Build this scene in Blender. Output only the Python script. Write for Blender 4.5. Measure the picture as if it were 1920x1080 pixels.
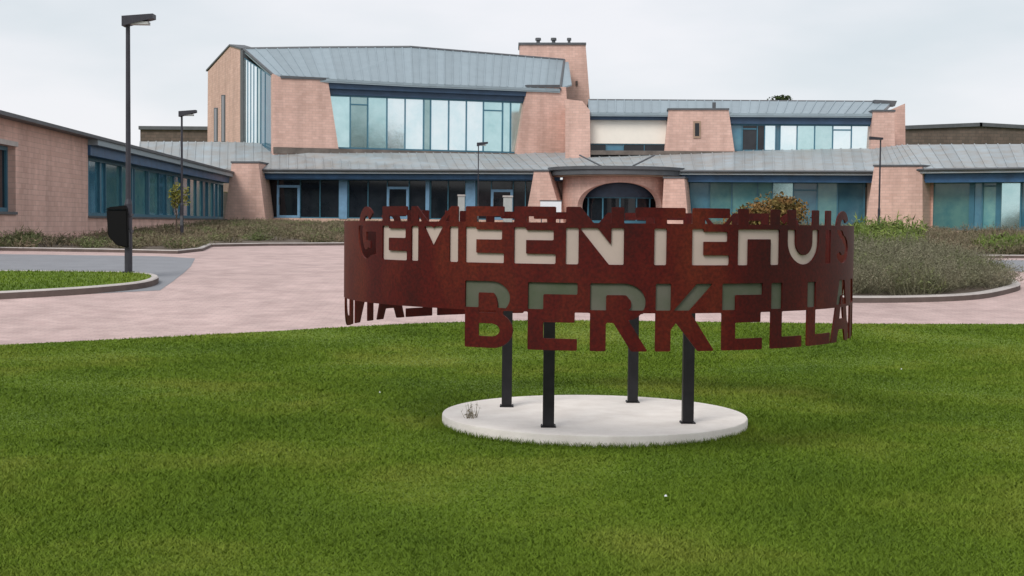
import bpy, bmesh, math, random
import numpy as np
from mathutils import Vector, Matrix
random.seed(7); rng = np.random.default_rng(7)
S = bpy.context.scene
for o in list(bpy.data.objects): bpy.data.objects.remove(o)

# ------------------------------------------------------------------ camera
F = 2626.0; EYE = 1.65                       # focal length in pixels of a 1920 wide picture
PITCH = math.atan((540-421)/F); ROLL = 0.010
fwd = Vector((0, math.cos(PITCH), -math.sin(PITCH)))
upp = Vector((0, math.sin(PITCH), math.cos(PITCH)))
X = Vector((1, 0, 0))
RIGHT = X*math.cos(ROLL) + upp*math.sin(ROLL)
UP = -X*math.sin(ROLL) + upp*math.cos(ROLL)
cam_d = bpy.data.cameras.new('camera'); cam = bpy.data.objects.new('camera', cam_d)
S.collection.objects.link(cam); S.camera = cam
cam_d.sensor_width = 36; cam_d.lens = F/1920*36; cam_d.clip_end = 5000; cam_d.clip_start = 0.1
m = Matrix((RIGHT, UP, -fwd)).transposed().to_4x4(); m.translation = (0, 0, EYE); cam.matrix_world = m

# ------------------------------------------------------------------ sky, sun, exposure
SUN_EL, SUN_AZ = math.radians(46), math.radians(-150)     # azimuth from +Y, clockwise
world = bpy.data.worlds.new('World'); S.world = world; world.use_nodes = True
wn, wl = world.node_tree.nodes, world.node_tree.links; wn.clear()
wo = wn.new('ShaderNodeOutputWorld'); mix = wn.new('ShaderNodeMixShader')
sky = wn.new('ShaderNodeTexSky'); sky.sky_type = 'NISHITA'; sky.sun_disc = False
sky.sun_elevation = SUN_EL; sky.sun_rotation = SUN_AZ
b1 = wn.new('ShaderNodeBackground'); b1.inputs[1].default_value = 0.10; wl.new(sky.outputs[0], b1.inputs[0])
tc = wn.new('ShaderNodeTexCoord'); mp = wn.new('ShaderNodeMapping'); mp.inputs['Scale'].default_value = (1, 1, 3.2)
nz = wn.new('ShaderNodeTexNoise'); nz.inputs['Scale'].default_value = 3.0; nz.inputs['Detail'].default_value = 5; nz.inputs['Roughness'].default_value = .5
cr = wn.new('ShaderNodeValToRGB'); e = cr.color_ramp.elements
e[0].position = .36; e[0].color = (.51, .55, .58, 1); e[1].position = .62; e[1].color = (.64, .64, .665, 1)
b2 = wn.new('ShaderNodeBackground'); b2.inputs[1].default_value = 1.0
wl.new(tc.outputs['Generated'], mp.inputs[0]); wl.new(mp.outputs[0], nz.inputs['Vector']); wl.new(nz.outputs[0], cr.inputs[0]); wl.new(cr.outputs[0], b2.inputs[0])
mix.inputs[0].default_value = .93
wl.new(b1.outputs[0], mix.inputs[1]); wl.new(b2.outputs[0], mix.inputs[2]); wl.new(mix.outputs[0], wo.inputs[0])
sd = bpy.data.lights.new('sun', 'SUN'); sun = bpy.data.objects.new('sun', sd); S.collection.objects.link(sun)
sd.energy = 1.5; sd.angle = math.radians(25); sd.color = (1, .96, .9)
sv = Vector((math.sin(SUN_AZ)*math.cos(SUN_EL), math.cos(SUN_AZ)*math.cos(SUN_EL), math.sin(SUN_EL)))
sun.rotation_euler = sv.to_track_quat('Z', 'Y').to_euler(); sun.location = (0, 0, 60)
S.view_settings.view_transform = 'Standard'; S.view_settings.look = 'None'
S.view_settings.exposure = 0.5; S.view_settings.gamma = 1; S.view_settings.use_curve_mapping = False

# ------------------------------------------------------------------ where things stand
def ray(px, py): return (fwd*F + RIGHT*(px-960) + UP*(540-py)).normalized()
def P(px, py, Y):
    r = ray(px, py); return Vector((0, 0, EYE)) + r*(Y/r.y)
TY = [-3000, 18, 20, 22, 24, 27.5, 31, 36, 45, 56, 70, 84, 100, 3000]
TZ = [-1.78, -1.78, -1.70, -1.57, -1.42, -1.16, -.99, -.85, -.75, -.54, -.30, -.15, -.1, -.1]
def terr(y): return EYE + float(np.interp(y, TY, TZ))
def G(px, py):
    lo, hi = 3.0, 160.0
    for _ in range(50):
        md = (lo+hi)/2; p = P(px, py, md)
        if p.z > terr(md): lo = md
        else: hi = md
    return P(px, py, lo)

# ------------------------------------------------------------------ materials
def mat(name, col, rough=.8, metal=0., var=.0, scale=4., col2=None, bump=0., bscale=30., spec=.5, rnd=0., ior=1.5):
    M = bpy.data.materials.new(name); M.use_nodes = True
    n, l = M.node_tree.nodes, M.node_tree.links; b = n['Principled BSDF']
    b.inputs['Roughness'].default_value = rough; b.inputs['Metallic'].default_value = metal
    b.inputs['Specular IOR Level'].default_value = spec; b.inputs['IOR'].default_value = ior
    b.inputs['Base Color'].default_value = (*col, 1)
    out = None
    if var or col2:
        t = n.new('ShaderNodeTexCoord'); z = n.new('ShaderNodeTexNoise'); z.inputs['Scale'].default_value = scale; z.inputs['Detail'].default_value = 6
        z.inputs['Roughness'].default_value = .62
        r = n.new('ShaderNodeValToRGB'); r.color_ramp.elements[0].position = .32; r.color_ramp.elements[1].position = .68
        c2 = col2 or tuple(c*(1+var) for c in col); c1 = col if col2 else tuple(c*(1-var) for c in col)
        r.color_ramp.elements[0].color = (*c1, 1); r.color_ramp.elements[1].color = (*c2, 1)
        l.new(t.outputs['Object'], z.inputs['Vector']); l.new(z.outputs[0], r.inputs[0]); out = r.outputs[0]
    if rnd:
        g = n.new('ShaderNodeNewGeometry'); h = n.new('ShaderNodeMapRange'); h.inputs[3].default_value = 1-rnd; h.inputs[4].default_value = 1+rnd
        l.new(g.outputs['Random Per Island'], h.inputs[0])
        v = n.new('ShaderNodeVectorMath'); v.operation = 'SCALE'
        if out is None: v.inputs[0].default_value = col
        else: l.new(out, v.inputs[0])
        l.new(h.outputs[0], v.inputs['Scale']); out = v.outputs[0]
    if out is not None: l.new(out, b.inputs['Base Color'])
    if bump:
        t = n.new('ShaderNodeTexCoord'); z = n.new('ShaderNodeTexNoise'); z.inputs['Scale'].default_value = bscale; z.inputs['Detail'].default_value = 4
        u = n.new('ShaderNodeBump'); u.inputs['Strength'].default_value = bump; u.inputs['Distance'].default_value = .02
        l.new(t.outputs['Object'], z.inputs['Vector']); l.new(z.outputs[0], u.inputs['Height']); l.new(u.outputs[0], b.inputs['Normal'])
    return M

def brickmat(name, c1, c2, mortar, bw, bh, ms, blotch=.12, bump=.4, rough=.9, bscale=.35):
    M = bpy.data.materials.new(name); M.use_nodes = True
    n, l = M.node_tree.nodes, M.node_tree.links; b = n['Principled BSDF']; b.inputs['Roughness'].default_value = rough
    b.inputs['Specular IOR Level'].default_value = .25
    uv = n.new('ShaderNodeUVMap'); br = n.new('ShaderNodeTexBrick')
    br.inputs['Scale'].default_value = 1; br.inputs['Brick Width'].default_value = bw; br.inputs['Row Height'].default_value = bh
    br.inputs['Mortar Size'].default_value = ms; br.inputs['Mortar Smooth'].default_value = .3
    br.inputs['Color1'].default_value = (*c1, 1); br.inputs['Color2'].default_value = (*c2, 1); br.inputs['Mortar'].default_value = (*mortar, 1)
    l.new(uv.outputs[0], br.inputs['Vector'])
    t = n.new('ShaderNodeTexCoord')
    cur = br.outputs['Color']
    for sc, amt in ((bscale, blotch), (bscale*9, blotch*.8)):
        z = n.new('ShaderNodeTexNoise'); z.inputs['Scale'].default_value = sc; z.inputs['Detail'].default_value = 7; z.inputs['Roughness'].default_value = .65
        r = n.new('ShaderNodeMapRange'); r.inputs[1].default_value = .3; r.inputs[2].default_value = .7; r.inputs[3].default_value = 1-amt; r.inputs[4].default_value = 1+amt
        v = n.new('ShaderNodeVectorMath'); v.operation = 'SCALE'
        l.new(t.outputs['Object'], z.inputs['Vector']); l.new(z.outputs[0], r.inputs[0]); l.new(cur, v.inputs[0]); l.new(r.outputs[0], v.inputs['Scale'])
        cur = v.outputs[0]
    z = n.new('ShaderNodeTexNoise'); z.inputs['Scale'].default_value = 1.6; z.inputs['Detail'].default_value = 5; q = n.new('ShaderNodeMapping'); q.inputs['Scale'].default_value = (1, 1, .12)
    r = n.new('ShaderNodeMapRange'); r.inputs[1].default_value = .35; r.inputs[2].default_value = .6; r.inputs[3].default_value = .86; r.inputs[4].default_value = 1.03
    v = n.new('ShaderNodeVectorMath'); v.operation = 'SCALE'
    l.new(t.outputs['Object'], q.inputs[0]); l.new(q.outputs[0], z.inputs['Vector']); l.new(z.outputs[0], r.inputs[0]); l.new(cur, v.inputs[0]); l.new(r.outputs[0], v.inputs['Scale']); cur = v.outputs[0]
    l.new(cur, b.inputs['Base Color'])
    u = n.new('ShaderNodeBump'); u.inputs['Strength'].default_value = bump; u.inputs['Distance'].default_value = .01; u.invert = True
    l.new(br.outputs['Fac'], u.inputs['Height']); l.new(u.outputs[0], b.inputs['Normal'])
    return M

M_ = {}
M_['brick'] = brickmat('pink_brick', (.70, .465, .395), (.62, .40, .335), (.55, .375, .32), .42, .16, .012, blotch=.08)
M_['brick_dark'] = brickmat('brown_brick', (.16, .12, .10), (.12, .095, .08), (.1, .085, .075), .5, .25, .02)
M_['paving'] = brickmat('pink_clinker_paving', (.54, .405, .38), (.48, .35, .33), (.40, .31, .30), .2, .1, .006, blotch=.10, bscale=.25, bump=.3)
M_['roof'] = mat('grey_zinc', (.29, .355, .395), .5, .3, var=.05, scale=1.2)
M_['roof_old'] = mat('weathered_zinc', (.31, .30, .285), .6, .2, scale=.9, col2=(.34, .395, .43))
M_['flashing'] = mat('brown_flashing', (.14, .115, .10), .8, var=.3, scale=1.5)
M_['coping'] = mat('dark_metal_coping', (.10, .105, .115), .6, .2, var=.15, scale=2)
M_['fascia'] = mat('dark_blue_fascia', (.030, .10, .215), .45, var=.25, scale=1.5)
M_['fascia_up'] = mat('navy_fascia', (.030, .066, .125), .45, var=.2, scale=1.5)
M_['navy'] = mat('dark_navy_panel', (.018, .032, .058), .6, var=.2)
M_['frame'] = mat('blue_green_frame', (.045, .155, .225), .4, var=.1, scale=3)
M_['lightframe'] = mat('light_blue_frame', (.16, .30, .46), .45, var=.12, scale=3)
def glass(name, c, c2, rough=.06, metal=.9, sc=.7):
    return mat(name, c, rough, metal, scale=sc, col2=c2, spec=.6, bump=.12, bscale=1.3)
M_['g_sky'] = glass('sky_reflecting_glass', (.74, .90, .93), (.90, .98, .99), .08)
M_['g_teal'] = glass('teal_glass', (.30, .44, .44), (.42, .56, .55), .1)
M_['g_pale'] = glass('pale_teal_glass', (.46, .68, .69), (.62, .82, .83), .1)
M_['g_blue'] = mat('blue_tinted_glass', (.035, .14, .22), .08, .0, scale=1.5, col2=(.07, .21, .28), spec=.8)
M_['g_green'] = mat('green_tinted_glass', (.06, .20, .235), .1, .0, scale=1.5, col2=(.13, .29, .28), spec=.8)
M_['g_dark'] = mat('dark_interior_glass', (.006, .008, .012), .07, .0, scale=1.1, col2=(.02, .022, .028), spec=.5)
M_['blind'] = mat('cream_blind', (.86, .80, .72), .9, var=.03, scale=2)
M_['soffit'] = mat('tan_soffit', (.33, .22, .16), .9, var=.12, scale=2)
M_['asphalt'] = mat('grey_asphalt', (.22, .225, .245), .85, var=.08, scale=1.5, bump=.3, bscale=60)
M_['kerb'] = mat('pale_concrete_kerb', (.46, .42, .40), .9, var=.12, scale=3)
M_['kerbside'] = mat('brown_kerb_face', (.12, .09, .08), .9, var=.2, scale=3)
M_['concrete'] = mat('pale_concrete', (.72, .66, .61), .9, col2=(.84, .785, .735), scale=3.5, bump=.25, bscale=40)
M_['pole'] = mat('dark_lamp_pole', (.035, .034, .045), .5, .2, var=.2, scale=5)
M_['post'] = mat('black_steel_post', (.014, .013, .016), .5, .3, var=.3, scale=9)
M_['soil'] = mat('bed_soil', (.10, .075, .055), .95, var=.3, scale=2)
M_['bin'] = mat('black_bin_plastic', (.004, .004, .0045), .8, spec=.2)
M_['white'] = mat('white_board', (.78, .80, .84), .6)
M_['pale'] = mat('pale_grey_pillar', (.42, .43, .42), .7, var=.1)
M_['bark'] = mat('grey_brown_bark', (.09, .065, .05), .9, var=.3, scale=8)

def grassmat(name, a, b, c):
    M = bpy.data.materials.new(name); M.use_nodes = True
    n, l = M.node_tree.nodes, M.node_tree.links; bs = n['Principled BSDF']; bs.inputs['Roughness'].default_value = .75; bs.inputs['Specular IOR Level'].default_value = .2
    g = n.new('ShaderNodeNewGeometry')
    z = n.new('ShaderNodeTexNoise'); z.inputs['Scale'].default_value = .38; z.inputs['Detail'].default_value = 8; z.inputs['Roughness'].default_value = .6
    r = n.new('ShaderNodeValToRGB'); r.color_ramp.elements[0].position = .33; r.color_ramp.elements[0].color = (*a, 1)
    r.color_ramp.elements[1].position = .66; r.color_ramp.elements[1].color = (*c, 1); k = r.color_ramp.elements.new(.5); k.color = (*b, 1)
    l.new(g.outputs['Position'], z.inputs['Vector']); l.new(z.outputs[0], r.inputs[0])
    h = n.new('ShaderNodeMapRange'); h.inputs[3].default_value = .9; h.inputs[4].default_value = 1.1
    l.new(g.outputs['Random Per Island'], h.inputs[0]); v = n.new('ShaderNodeVectorMath'); v.operation = 'SCALE'
    l.new(r.outputs[0], v.inputs[0]); l.new(h.outputs[0], v.inputs['Scale']); l.new(v.outputs[0], bs.inputs['Base Color'])
    return M
M_['grass'] = grassmat('lawn_grass', (.080, .138, .009), (.115, .180, .012), (.19, .225, .030))
M_['grass_ground'] = grassmat('lawn_thatch', (.08, .13, .010), (.105, .16, .013), (.135, .185, .020))

def leafmat(name, a, b, sc=1.2, rnd=.35):
    M = mat(name, a, .8, 0, scale=sc, col2=b, spec=.15, rnd=rnd); return M
M_['sage'] = leafmat('grey_green_stems', (.13, .14, .075), (.225, .20, .145))
M_['greenleaf'] = leafmat('fresh_green_leaves', (.09, .15, .035), (.20, .24, .06))
M_['olive'] = leafmat('olive_bed_leaves', (.13, .13, .07), (.24, .18, .13), .6)
M_['bedgreen'] = leafmat('bed_grass', (.12, .16, .06), (.20, .20, .10), .6)
M_['autumn'] = leafmat('autumn_leaves', (.12, .125, .035), (.25, .12, .05), 1.6)
M_['yellowleaf'] = leafmat('yellow_green_leaves', (.16, .17, .03), (.24, .22, .05), 2)
M_['darkleaf'] = leafmat('dark_tree_leaves', (.03, .05, .02), (.07, .09, .03), .5)

for k_, a_ in (('roof', .07), ('roof_old', .09), ('g_green', .25), ('g_blue', .3), ('g_dark', .5), ('g_pale', .07)):
    n, l = M_[k_].node_tree.nodes, M_[k_].node_tree.links; b = n['Principled BSDF']; src = b.inputs['Base Color'].links[0].from_socket
    oi = n.new('ShaderNodeObjectInfo'); h = n.new('ShaderNodeMapRange'); h.inputs[3].default_value = 1-a_; h.inputs[4].default_value = 1+a_
    v = n.new('ShaderNodeVectorMath'); v.operation = 'SCALE'
    l.new(oi.outputs['Random'], h.inputs[0]); l.new(src, v.inputs[0]); l.new(h.outputs[0], v.inputs['Scale']); l.new(v.outputs[0], b.inputs['Base Color'])
# rust-red coated steel of the ring sign: redder in front, browner and dusty where weathered
def rust():
    M = bpy.data.materials.new('rust_red_steel'); M.use_nodes = True
    n, l = M.node_tree.nodes, M.node_tree.links; b = n['Principled BSDF']; b.inputs['Roughness'].default_value = .6; b.inputs['Specular IOR Level'].default_value = .22
    t = n.new('ShaderNodeTexCoord'); mp = n.new('ShaderNodeMapping'); mp.inputs['Scale'].default_value = (1, 1, .45)
    z = n.new('ShaderNodeTexNoise'); z.inputs['Scale'].default_value = 1.1; z.inputs['Detail'].default_value = 8; z.inputs['Roughness'].default_value = .6
    r = n.new('ShaderNodeValToRGB'); el = r.color_ramp.elements
    el[0].position = .30; el[0].color = (.026, .0013, .0008, 1); el[1].position = .80; el[1].color = (.13, .022, .007, 1)
    k = el.new(.52); k.color = (.066, .0030, .0015, 1)
    z2 = n.new('ShaderNodeTexNoise'); z2.inputs['Scale'].default_value = 45; z2.inputs['Detail'].default_value = 3
    r2 = n.new('ShaderNodeMapRange'); r2.inputs[1].default_value = .35; r2.inputs[2].default_value = .65; r2.inputs[3].default_value = .75; r2.inputs[4].default_value = 1.3
    v = n.new('ShaderNodeVectorMath'); v.operation = 'SCALE'
    l.new(t.outputs['Object'], mp.inputs[0]); l.new(mp.outputs[0], z.inputs['Vector']); l.new(z.outputs[0], r.inputs[0])
    l.new(t.outputs['Object'], z2.inputs['Vector']); l.new(z2.outputs[0], r2.inputs[0]); l.new(r.outputs[0], v.inputs[0]); l.new(r2.outputs[0], v.inputs['Scale'])
    l.new(v.outputs[0], b.inputs['Base Color']); return M
M_['rust'] = rust()
M_['liner'] = mat('pale_grey_infill', (.47, .375, .335), .7, 0, var=.08, scale=2)
M_['liner2'] = mat('dull_grey_green_infill', (.055, .075, .038), .75, 0, scale=1.6, col2=(.13, .12, .10))

# ------------------------------------------------------------------ mesh helpers
def finish_uv(me):
    """uv in metres: horizontal run and height on walls, plan position on flats"""
    uvl = me.uv_layers.new(name='UVMap'); nl = len(me.loops)
    co = np.empty(len(me.vertices)*3, np.float32); me.vertices.foreach_get('co', co); co = co.reshape(-1, 3)
    li = np.empty(nl, np.int32); me.loops.foreach_get('vertex_index', li)
    nrm = np.empty(len(me.polygons)*3, np.float32); me.polygons.foreach_get('normal', nrm); nrm = nrm.reshape(-1, 3)
    tot = np.empty(len(me.polygons), np.int32); me.polygons.foreach_get('loop_total', tot)
    fn = np.repeat(nrm, tot, axis=0); c = co[li]
    flat = np.abs(fn[:, 2]) > .7
    tl = np.hypot(fn[:, 0], fn[:, 1])+1e-9; tx, ty = -fn[:, 1]/tl, fn[:, 0]/tl
    u = np.where(flat, c[:, 0], c[:, 0]*tx+c[:, 1]*ty); v = np.where(flat, c[:, 1], c[:, 2])
    uvl.data.foreach_set('uv', np.stack([u, v], 1).astype(np.float32).ravel())

class MB:
    def __init__(s): s.v, s.f = [], []
    def prism(s, pts, off):
        """polygon pts (3D) swept by the vector off"""
        n = len(pts); b = len(s.v); s.v += [tuple(p) for p in pts] + [tuple(Vector(p)+off) for p in pts]
        s.f.append(tuple(range(b, b+n))); s.f.append(tuple(range(b+2*n-1, b+n-1, -1)))
        for i in range(n):
            j = (i+1) % n; s.f.append((b+i, b+n+i, b+n+j, b+j))
    def box(s, a, b):
        x0, y0, z0 = a; x1, y1, z1 = b
        s.prism([(x0, y0, z0), (x1, y0, z0), (x1, y1, z0), (x0, y1, z0)], Vector((0, 0, z1-z0)))
    def tube(s, p, q, r0, r1=None, n=10, cap=True):
        r1 = r0 if r1 is None else r1; p, q = Vector(p), Vector(q); d = (q-p).normalized()
        a = d.orthogonal().normalized(); c = d.cross(a); b = len(s.v)
        for o, r in ((p, r0), (q, r1)):
            for i in range(n):
                t = 2*math.pi*i/n; s.v.append(tuple(o+a*math.cos(t)*r+c*math.sin(t)*r))
        for i in range(n):
            j = (i+1) % n; s.f.append((b+i, b+j, b+n+j, b+n+i))
        if cap: s.f.append(tuple(range(b+n-1, b-1, -1))); s.f.append(tuple(range(b+n, b+2*n)))
    def build(s, name, mt, parent=None, bevel=0, smooth=False):
        me = bpy.data.meshes.new(name); me.from_pydata(s.v, [], s.f); me.update()
        bm = bmesh.new(); bm.from_mesh(me); bmesh.ops.recalc_face_normals(bm, faces=bm.faces)
        if bevel: bmesh.ops.bevel(bm, geom=bm.edges[:], offset=bevel, segments=2, affect='EDGES')
        bm.to_mesh(me); bm.free(); me.update()
        if smooth:
            for p in me.polygons: p.use_smooth = True
            me.set_sharp_from_angle(angle=math.radians(40))
        me.materials.append(mt); finish_uv(me)
        return link(name, me, parent)
def link(name, me, parent=None):
    o = bpy.data.objects.new(name, me); S.collection.objects.link(o)
    if parent is not None:
        o.parent = parent; o.matrix_parent_inverse = PINV(parent)
    return o
def PINV(p):
    return Matrix.Translation(-p.location) if p.parent is None else Matrix.Identity(4)
def empty(name, loc): 
    o = bpy.data.objects.new(name, None); S.collection.objects.link(o); o.location = loc; o.empty_display_size = .3; return o
def tag(o, label=None, cat=None, group=None, kind=None):
    for k, v in (('label', label), ('category', cat), ('group', group), ('kind', kind)):
        if v: o[k] = v
    return o
def tris(name, V, mt, parent=None, nper=3):
    """numpy triangle/quad soup -> mesh object"""
    V = V.reshape(-1, 3).astype(np.float32); n = len(V)//nper
    me = bpy.data.meshes.new(name); me.vertices.add(len(V)); me.vertices.foreach_set('co', V.ravel())
    me.loops.add(len(V)); me.loops.foreach_set('vertex_index', np.arange(len(V), dtype=np.int32))
    me.polygons.add(n); me.polygons.foreach_set('loop_start', np.arange(0, len(V), nper, dtype=np.int32))
    me.update(calc_edges=True); me.materials.append(mt)
    return link(name, me, parent)

# ------------------------------------------------------------------ ground sheets
KN = sorted(set([-40, -10, 0, 5, 10, 14] + TY[1:-1]))
def drape(name, pts, off, mt, skirt=0, skirt_mat=None):
    """flat polygon laid over the terrain, off metres above it, with an optional side down"""
    bm = bmesh.new(); vs = [bm.verts.new((p[0], p[1], 0)) for p in pts]; f = bm.faces.new(vs)
    bmesh.ops.triangulate(bm, faces=[f])
    for k in KN:
        bmesh.ops.bisect_plane(bm, geom=bm.verts[:]+bm.edges[:]+bm.faces[:], plane_co=(0, k, 0), plane_no=(0, 1, 0))
    for v in bm.verts: v.co.z = terr(v.co.y)+off
    bmesh.ops.recalc_face_normals(bm, faces=bm.faces)
    if sum(f.normal.z for f in bm.faces) < 0: bmesh.ops.reverse_faces(bm, faces=bm.faces)
    if skirt:
        ed = [e for e in bm.edges if len(e.link_faces) == 1]
        r = bmesh.ops.extrude_edge_only(bm, edges=ed)
        for g in r['geom']:
            if isinstance(g, bmesh.types.BMVert): g.co.z -= skirt
        for g in r['geom']:
            if isinstance(g, bmesh.types.BMFace): g.material_index = 1
        bmesh.ops.recalc_face_normals(bm, faces=bm.faces)
    me = bpy.data.meshes.new(name); bm.to_mesh(me); bm.free(); me.materials.append(mt)
    if skirt: me.materials.append(skirt_mat or mt)
    finish_uv(me); return tag(link(name, me), kind='structure')
def gp(l): return [tuple(G(*p)[:2]) for p in l]
def smooth_poly(pts, n=6, closed=True):
    out = []; N = len(pts); P_ = [np.array(p[:2]) for p in pts]
    for i in range(N if closed else N-1):
        a, b, c, d = (P_[(i-1) % N], P_[i], P_[(i+1) % N], P_[(i+2) % N]) if closed else (P_[max(i-1, 0)], P_[i], P_[i+1], P_[min(i+2, N-1)])
        for k in range(n):
            t = k/n; out.append(tuple(.5*((2*b)+(-a+c)*t+(2*a-5*b+4*c-d)*t*t+(-a+3*b-3*c+d)*t**3)))
    if not closed: out.append(tuple(P_[-1]))
    return out

drape('ground', [(-1500, -40), (1500, -40), (1500, 2500), (-1500, 2500)], 0, M_['grass_ground'])
drape('plaza_paving', [(-34, 15), (40, 15), (40, 49.5), (9.5, 49.5), (9.5, 84), (3, 84), (3, 49.5), (-34, 49.5)], .004, M_['paving'])
# asphalt left and right
drape('asphalt_road', gp([(-250, 477), (0, 477), (300, 481), (366, 485), (358, 500), (345, 512), (326, 527), (300, 545), (0, 560), (-250, 570)]), .008, M_['asphalt'])
drape('asphalt_road', gp([(1760, 488), (2250, 489), (2250, 517), (1990, 514), (1880, 508), (1800, 500)]), .008, M_['asphalt'])

# front lawn
edge = gp([(-420, 668), (-200, 661), (0, 652), (240, 640), (500, 626), (640, 618), (860, 608), (1100, 605), (1590, 611), (1920, 612), (2350, 616)])
edge = smooth_poly(edge, 4, closed=False)
lawn_poly = [(edge[0][0], -12)] + edge + [(edge[-1][0], -12)]
drape('lawn', lawn_poly, .035, M_['grass_ground'], .035, M_['soil'])
# small lawn on the left with its kerb
def kerb_ring(name, poly, w, h, label=None):
    """a closed kerb round poly: light top, brown face"""
    c = np.mean([p[:2] for p in poly], axis=0); n = len(poly); V, Fc, mi = [], [], []
    pts = [np.array(p[:2]) for p in poly]
    area = sum(pts[i][0]*pts[(i+1) % n][1]-pts[(i+1) % n][0]*pts[i][1] for i in range(n))
    sg = 1 if area > 0 else -1
    # cut at terrain knots so the kerb lies on the ground
    q = []
    for i in range(n):
        a, b = pts[i], pts[(i+1) % n]; q.append(a)
        ts = sorted([(k-a[1])/(b[1]-a[1]) for k in KN if abs(b[1]-a[1]) > 1e-6 and 0 < (k-a[1])/(b[1]-a[1]) < 1])
        q += [a+(b-a)*t for t in ts]
    n = len(q)
    for i in range(n):
        a, b, c_ = q[i-1], q[i], q[(i+1) % n]
        d1 = (b-a)/(np.linalg.norm(b-a)+1e-9); d2 = (c_-b)/(np.linalg.norm(c_-b)+1e-9); d = d1+d2; d /= np.linalg.norm(d)+1e-9
        nr = np.array((d[1], -d[0]))*sg; o = b+nr*w; z = terr(b[1]); zo = terr(o[1])
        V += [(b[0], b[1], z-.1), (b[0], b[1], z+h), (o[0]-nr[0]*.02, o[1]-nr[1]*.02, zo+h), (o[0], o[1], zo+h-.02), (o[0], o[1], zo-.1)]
    for i in range(n):
        j = (i+1) % n
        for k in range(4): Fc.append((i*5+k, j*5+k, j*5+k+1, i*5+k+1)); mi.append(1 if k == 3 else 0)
    me = bpy.data.meshes.new(name); me.from_pydata(V, [], Fc); me.update()
    bm = bmesh.new(); bm.from_mesh(me); bmesh.ops.recalc_face_normals(bm, faces=bm.faces); bm.to_mesh(me); bm.free()
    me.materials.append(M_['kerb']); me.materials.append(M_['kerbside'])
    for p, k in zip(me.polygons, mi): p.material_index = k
    finish_uv(me); return tag(link(name, me), kind='structure')
lawn2 = smooth_poly(gp([(-300, 520), (-100, 520), (100, 521), (230, 523), (283, 529), (262, 540), (180, 549), (60, 557), (-120, 566), (-300, 574)]), 4)
drape('lawn', lawn2, .13, M_['grass_ground'], .13)
kerb_ring('kerb', lawn2, .13, .135)
# planting beds
A_L = P(0, 217, 39.4); B_L = P(430, 325, 84)
bed1 = gp([(-130, 469), (0, 470), (200, 473), (330, 476), (372, 471), (390, 463), (500, 461), (660, 460), (1000, 459)]) + [(2.6, 79.5), (-16.2, 83.6), (-15.0, 60), (-14.2, 39.2), (-15.2, 37.2)]
drape('planting_bed', bed1, .08, M_['soil'], .08)
kerb_ring('kerb', bed1, .12, .10)
bed2 = gp([(1300, 472), (1600, 479), (1780, 484), (2150, 485)]) + [(28.5, 66.5), (22, 70.5), (19.6, 73), (17.5, 77), (10.5, 79)]
drape('planting_bed', bed2, .08, M_['soil'], .08)
kerb_ring('kerb', bed2, .12, .10)
isl = smooth_poly(gp([(1330, 545), (1450, 562), (1590, 566), (1720, 565), (1820, 560), (1878, 549), (1897, 540), (1868, 526), (1835, 512), (1790, 500), (1650, 494), (1450, 498), (1350, 515)]), 4)
drape('planting_bed', isl, .1, M_['soil'], .1)
kerb_ring('kerb', isl, .16, .115)

# ------------------------------------------------------------------ grass blades
def inside(poly, x, y):
    c = np.zeros(len(x), bool); n = len(poly)
    for i in range(n):
        x0, y0 = poly[i][:2]; x1, y1 = poly[(i+1) % n][:2]
        with np.errstate(divide='ignore', invalid='ignore'):
            k = ((y0 > y) != (y1 > y)) & (x < (x1-x0)*(y-y0)/(y1-y0+1e-12)+x0)
        c ^= k
    return c
def blades(name, xy, hgt, wid, lean, mt, off):
    n = len(xy); z = EYE+np.interp(xy[:, 1], TY, TZ)+off
    a = rng.uniform(0, 2*np.pi, n); h = hgt*rng.uniform(.55, 1.25, n); w = wid*rng.uniform(.6, 1.3, n); l = lean*h*rng.uniform(.2, 1.4, n); b = rng.uniform(0, 2*np.pi, n)
    V = np.zeros((n, 3, 3)); V[:, 0] = np.stack([xy[:, 0]-np.cos(a)*w/2, xy[:, 1]-np.sin(a)*w/2, z], 1)
    V[:, 1] = np.stack([xy[:, 0]+np.cos(a)*w/2, xy[:, 1]+np.sin(a)*w/2, z], 1)
    V[:, 2] = np.stack([xy[:, 0]+np.cos(b)*l, xy[:, 1]+np.sin(b)*l, z+h], 1)
    return tris(name, V, mt)
SC = Vector((.733, 12.26, 0)); RP = 1.335
N = 1300000
yy = 5.6+ (24-5.6)*rng.random(N)**1.45; xx = (rng.random(N)*2-1)*(yy*.385+.4)*(1+.9*(rng.random(N) < .25))
k = inside(lawn_poly, xx, yy) & (np.hypot(xx-SC.x, yy-SC.y) > RP-.01); xy = np.stack([xx[k], yy[k]], 1)
hh = .022+.009*np.sin(xy[:, 0]*1.3+np.sin(xy[:, 1]*.9)*2)*np.sin(xy[:, 1]*1.1+1)
hh *= np.where(rng.random(len(xy)) < .02, 1.6, 1.0)
o = blades('grass', xy, hh, .0045+.0006*xy[:, 1], 1.3, M_['grass'], .033); tag(o, 'short mown green grass of the lawn around the sign', 'grass', kind='stuff')
N = 60000
yy = 21+10*rng.random(N); xx = -14+12*rng.random(N); k = inside(lawn2, xx, yy)
o = blades('grass', np.stack([xx[k], yy[k]], 1), .045, .02, .8, M_['grass'], .128); tag(o, 'short green grass on the kerbed strip by the lamp post', 'grass', kind='stuff')
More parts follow.
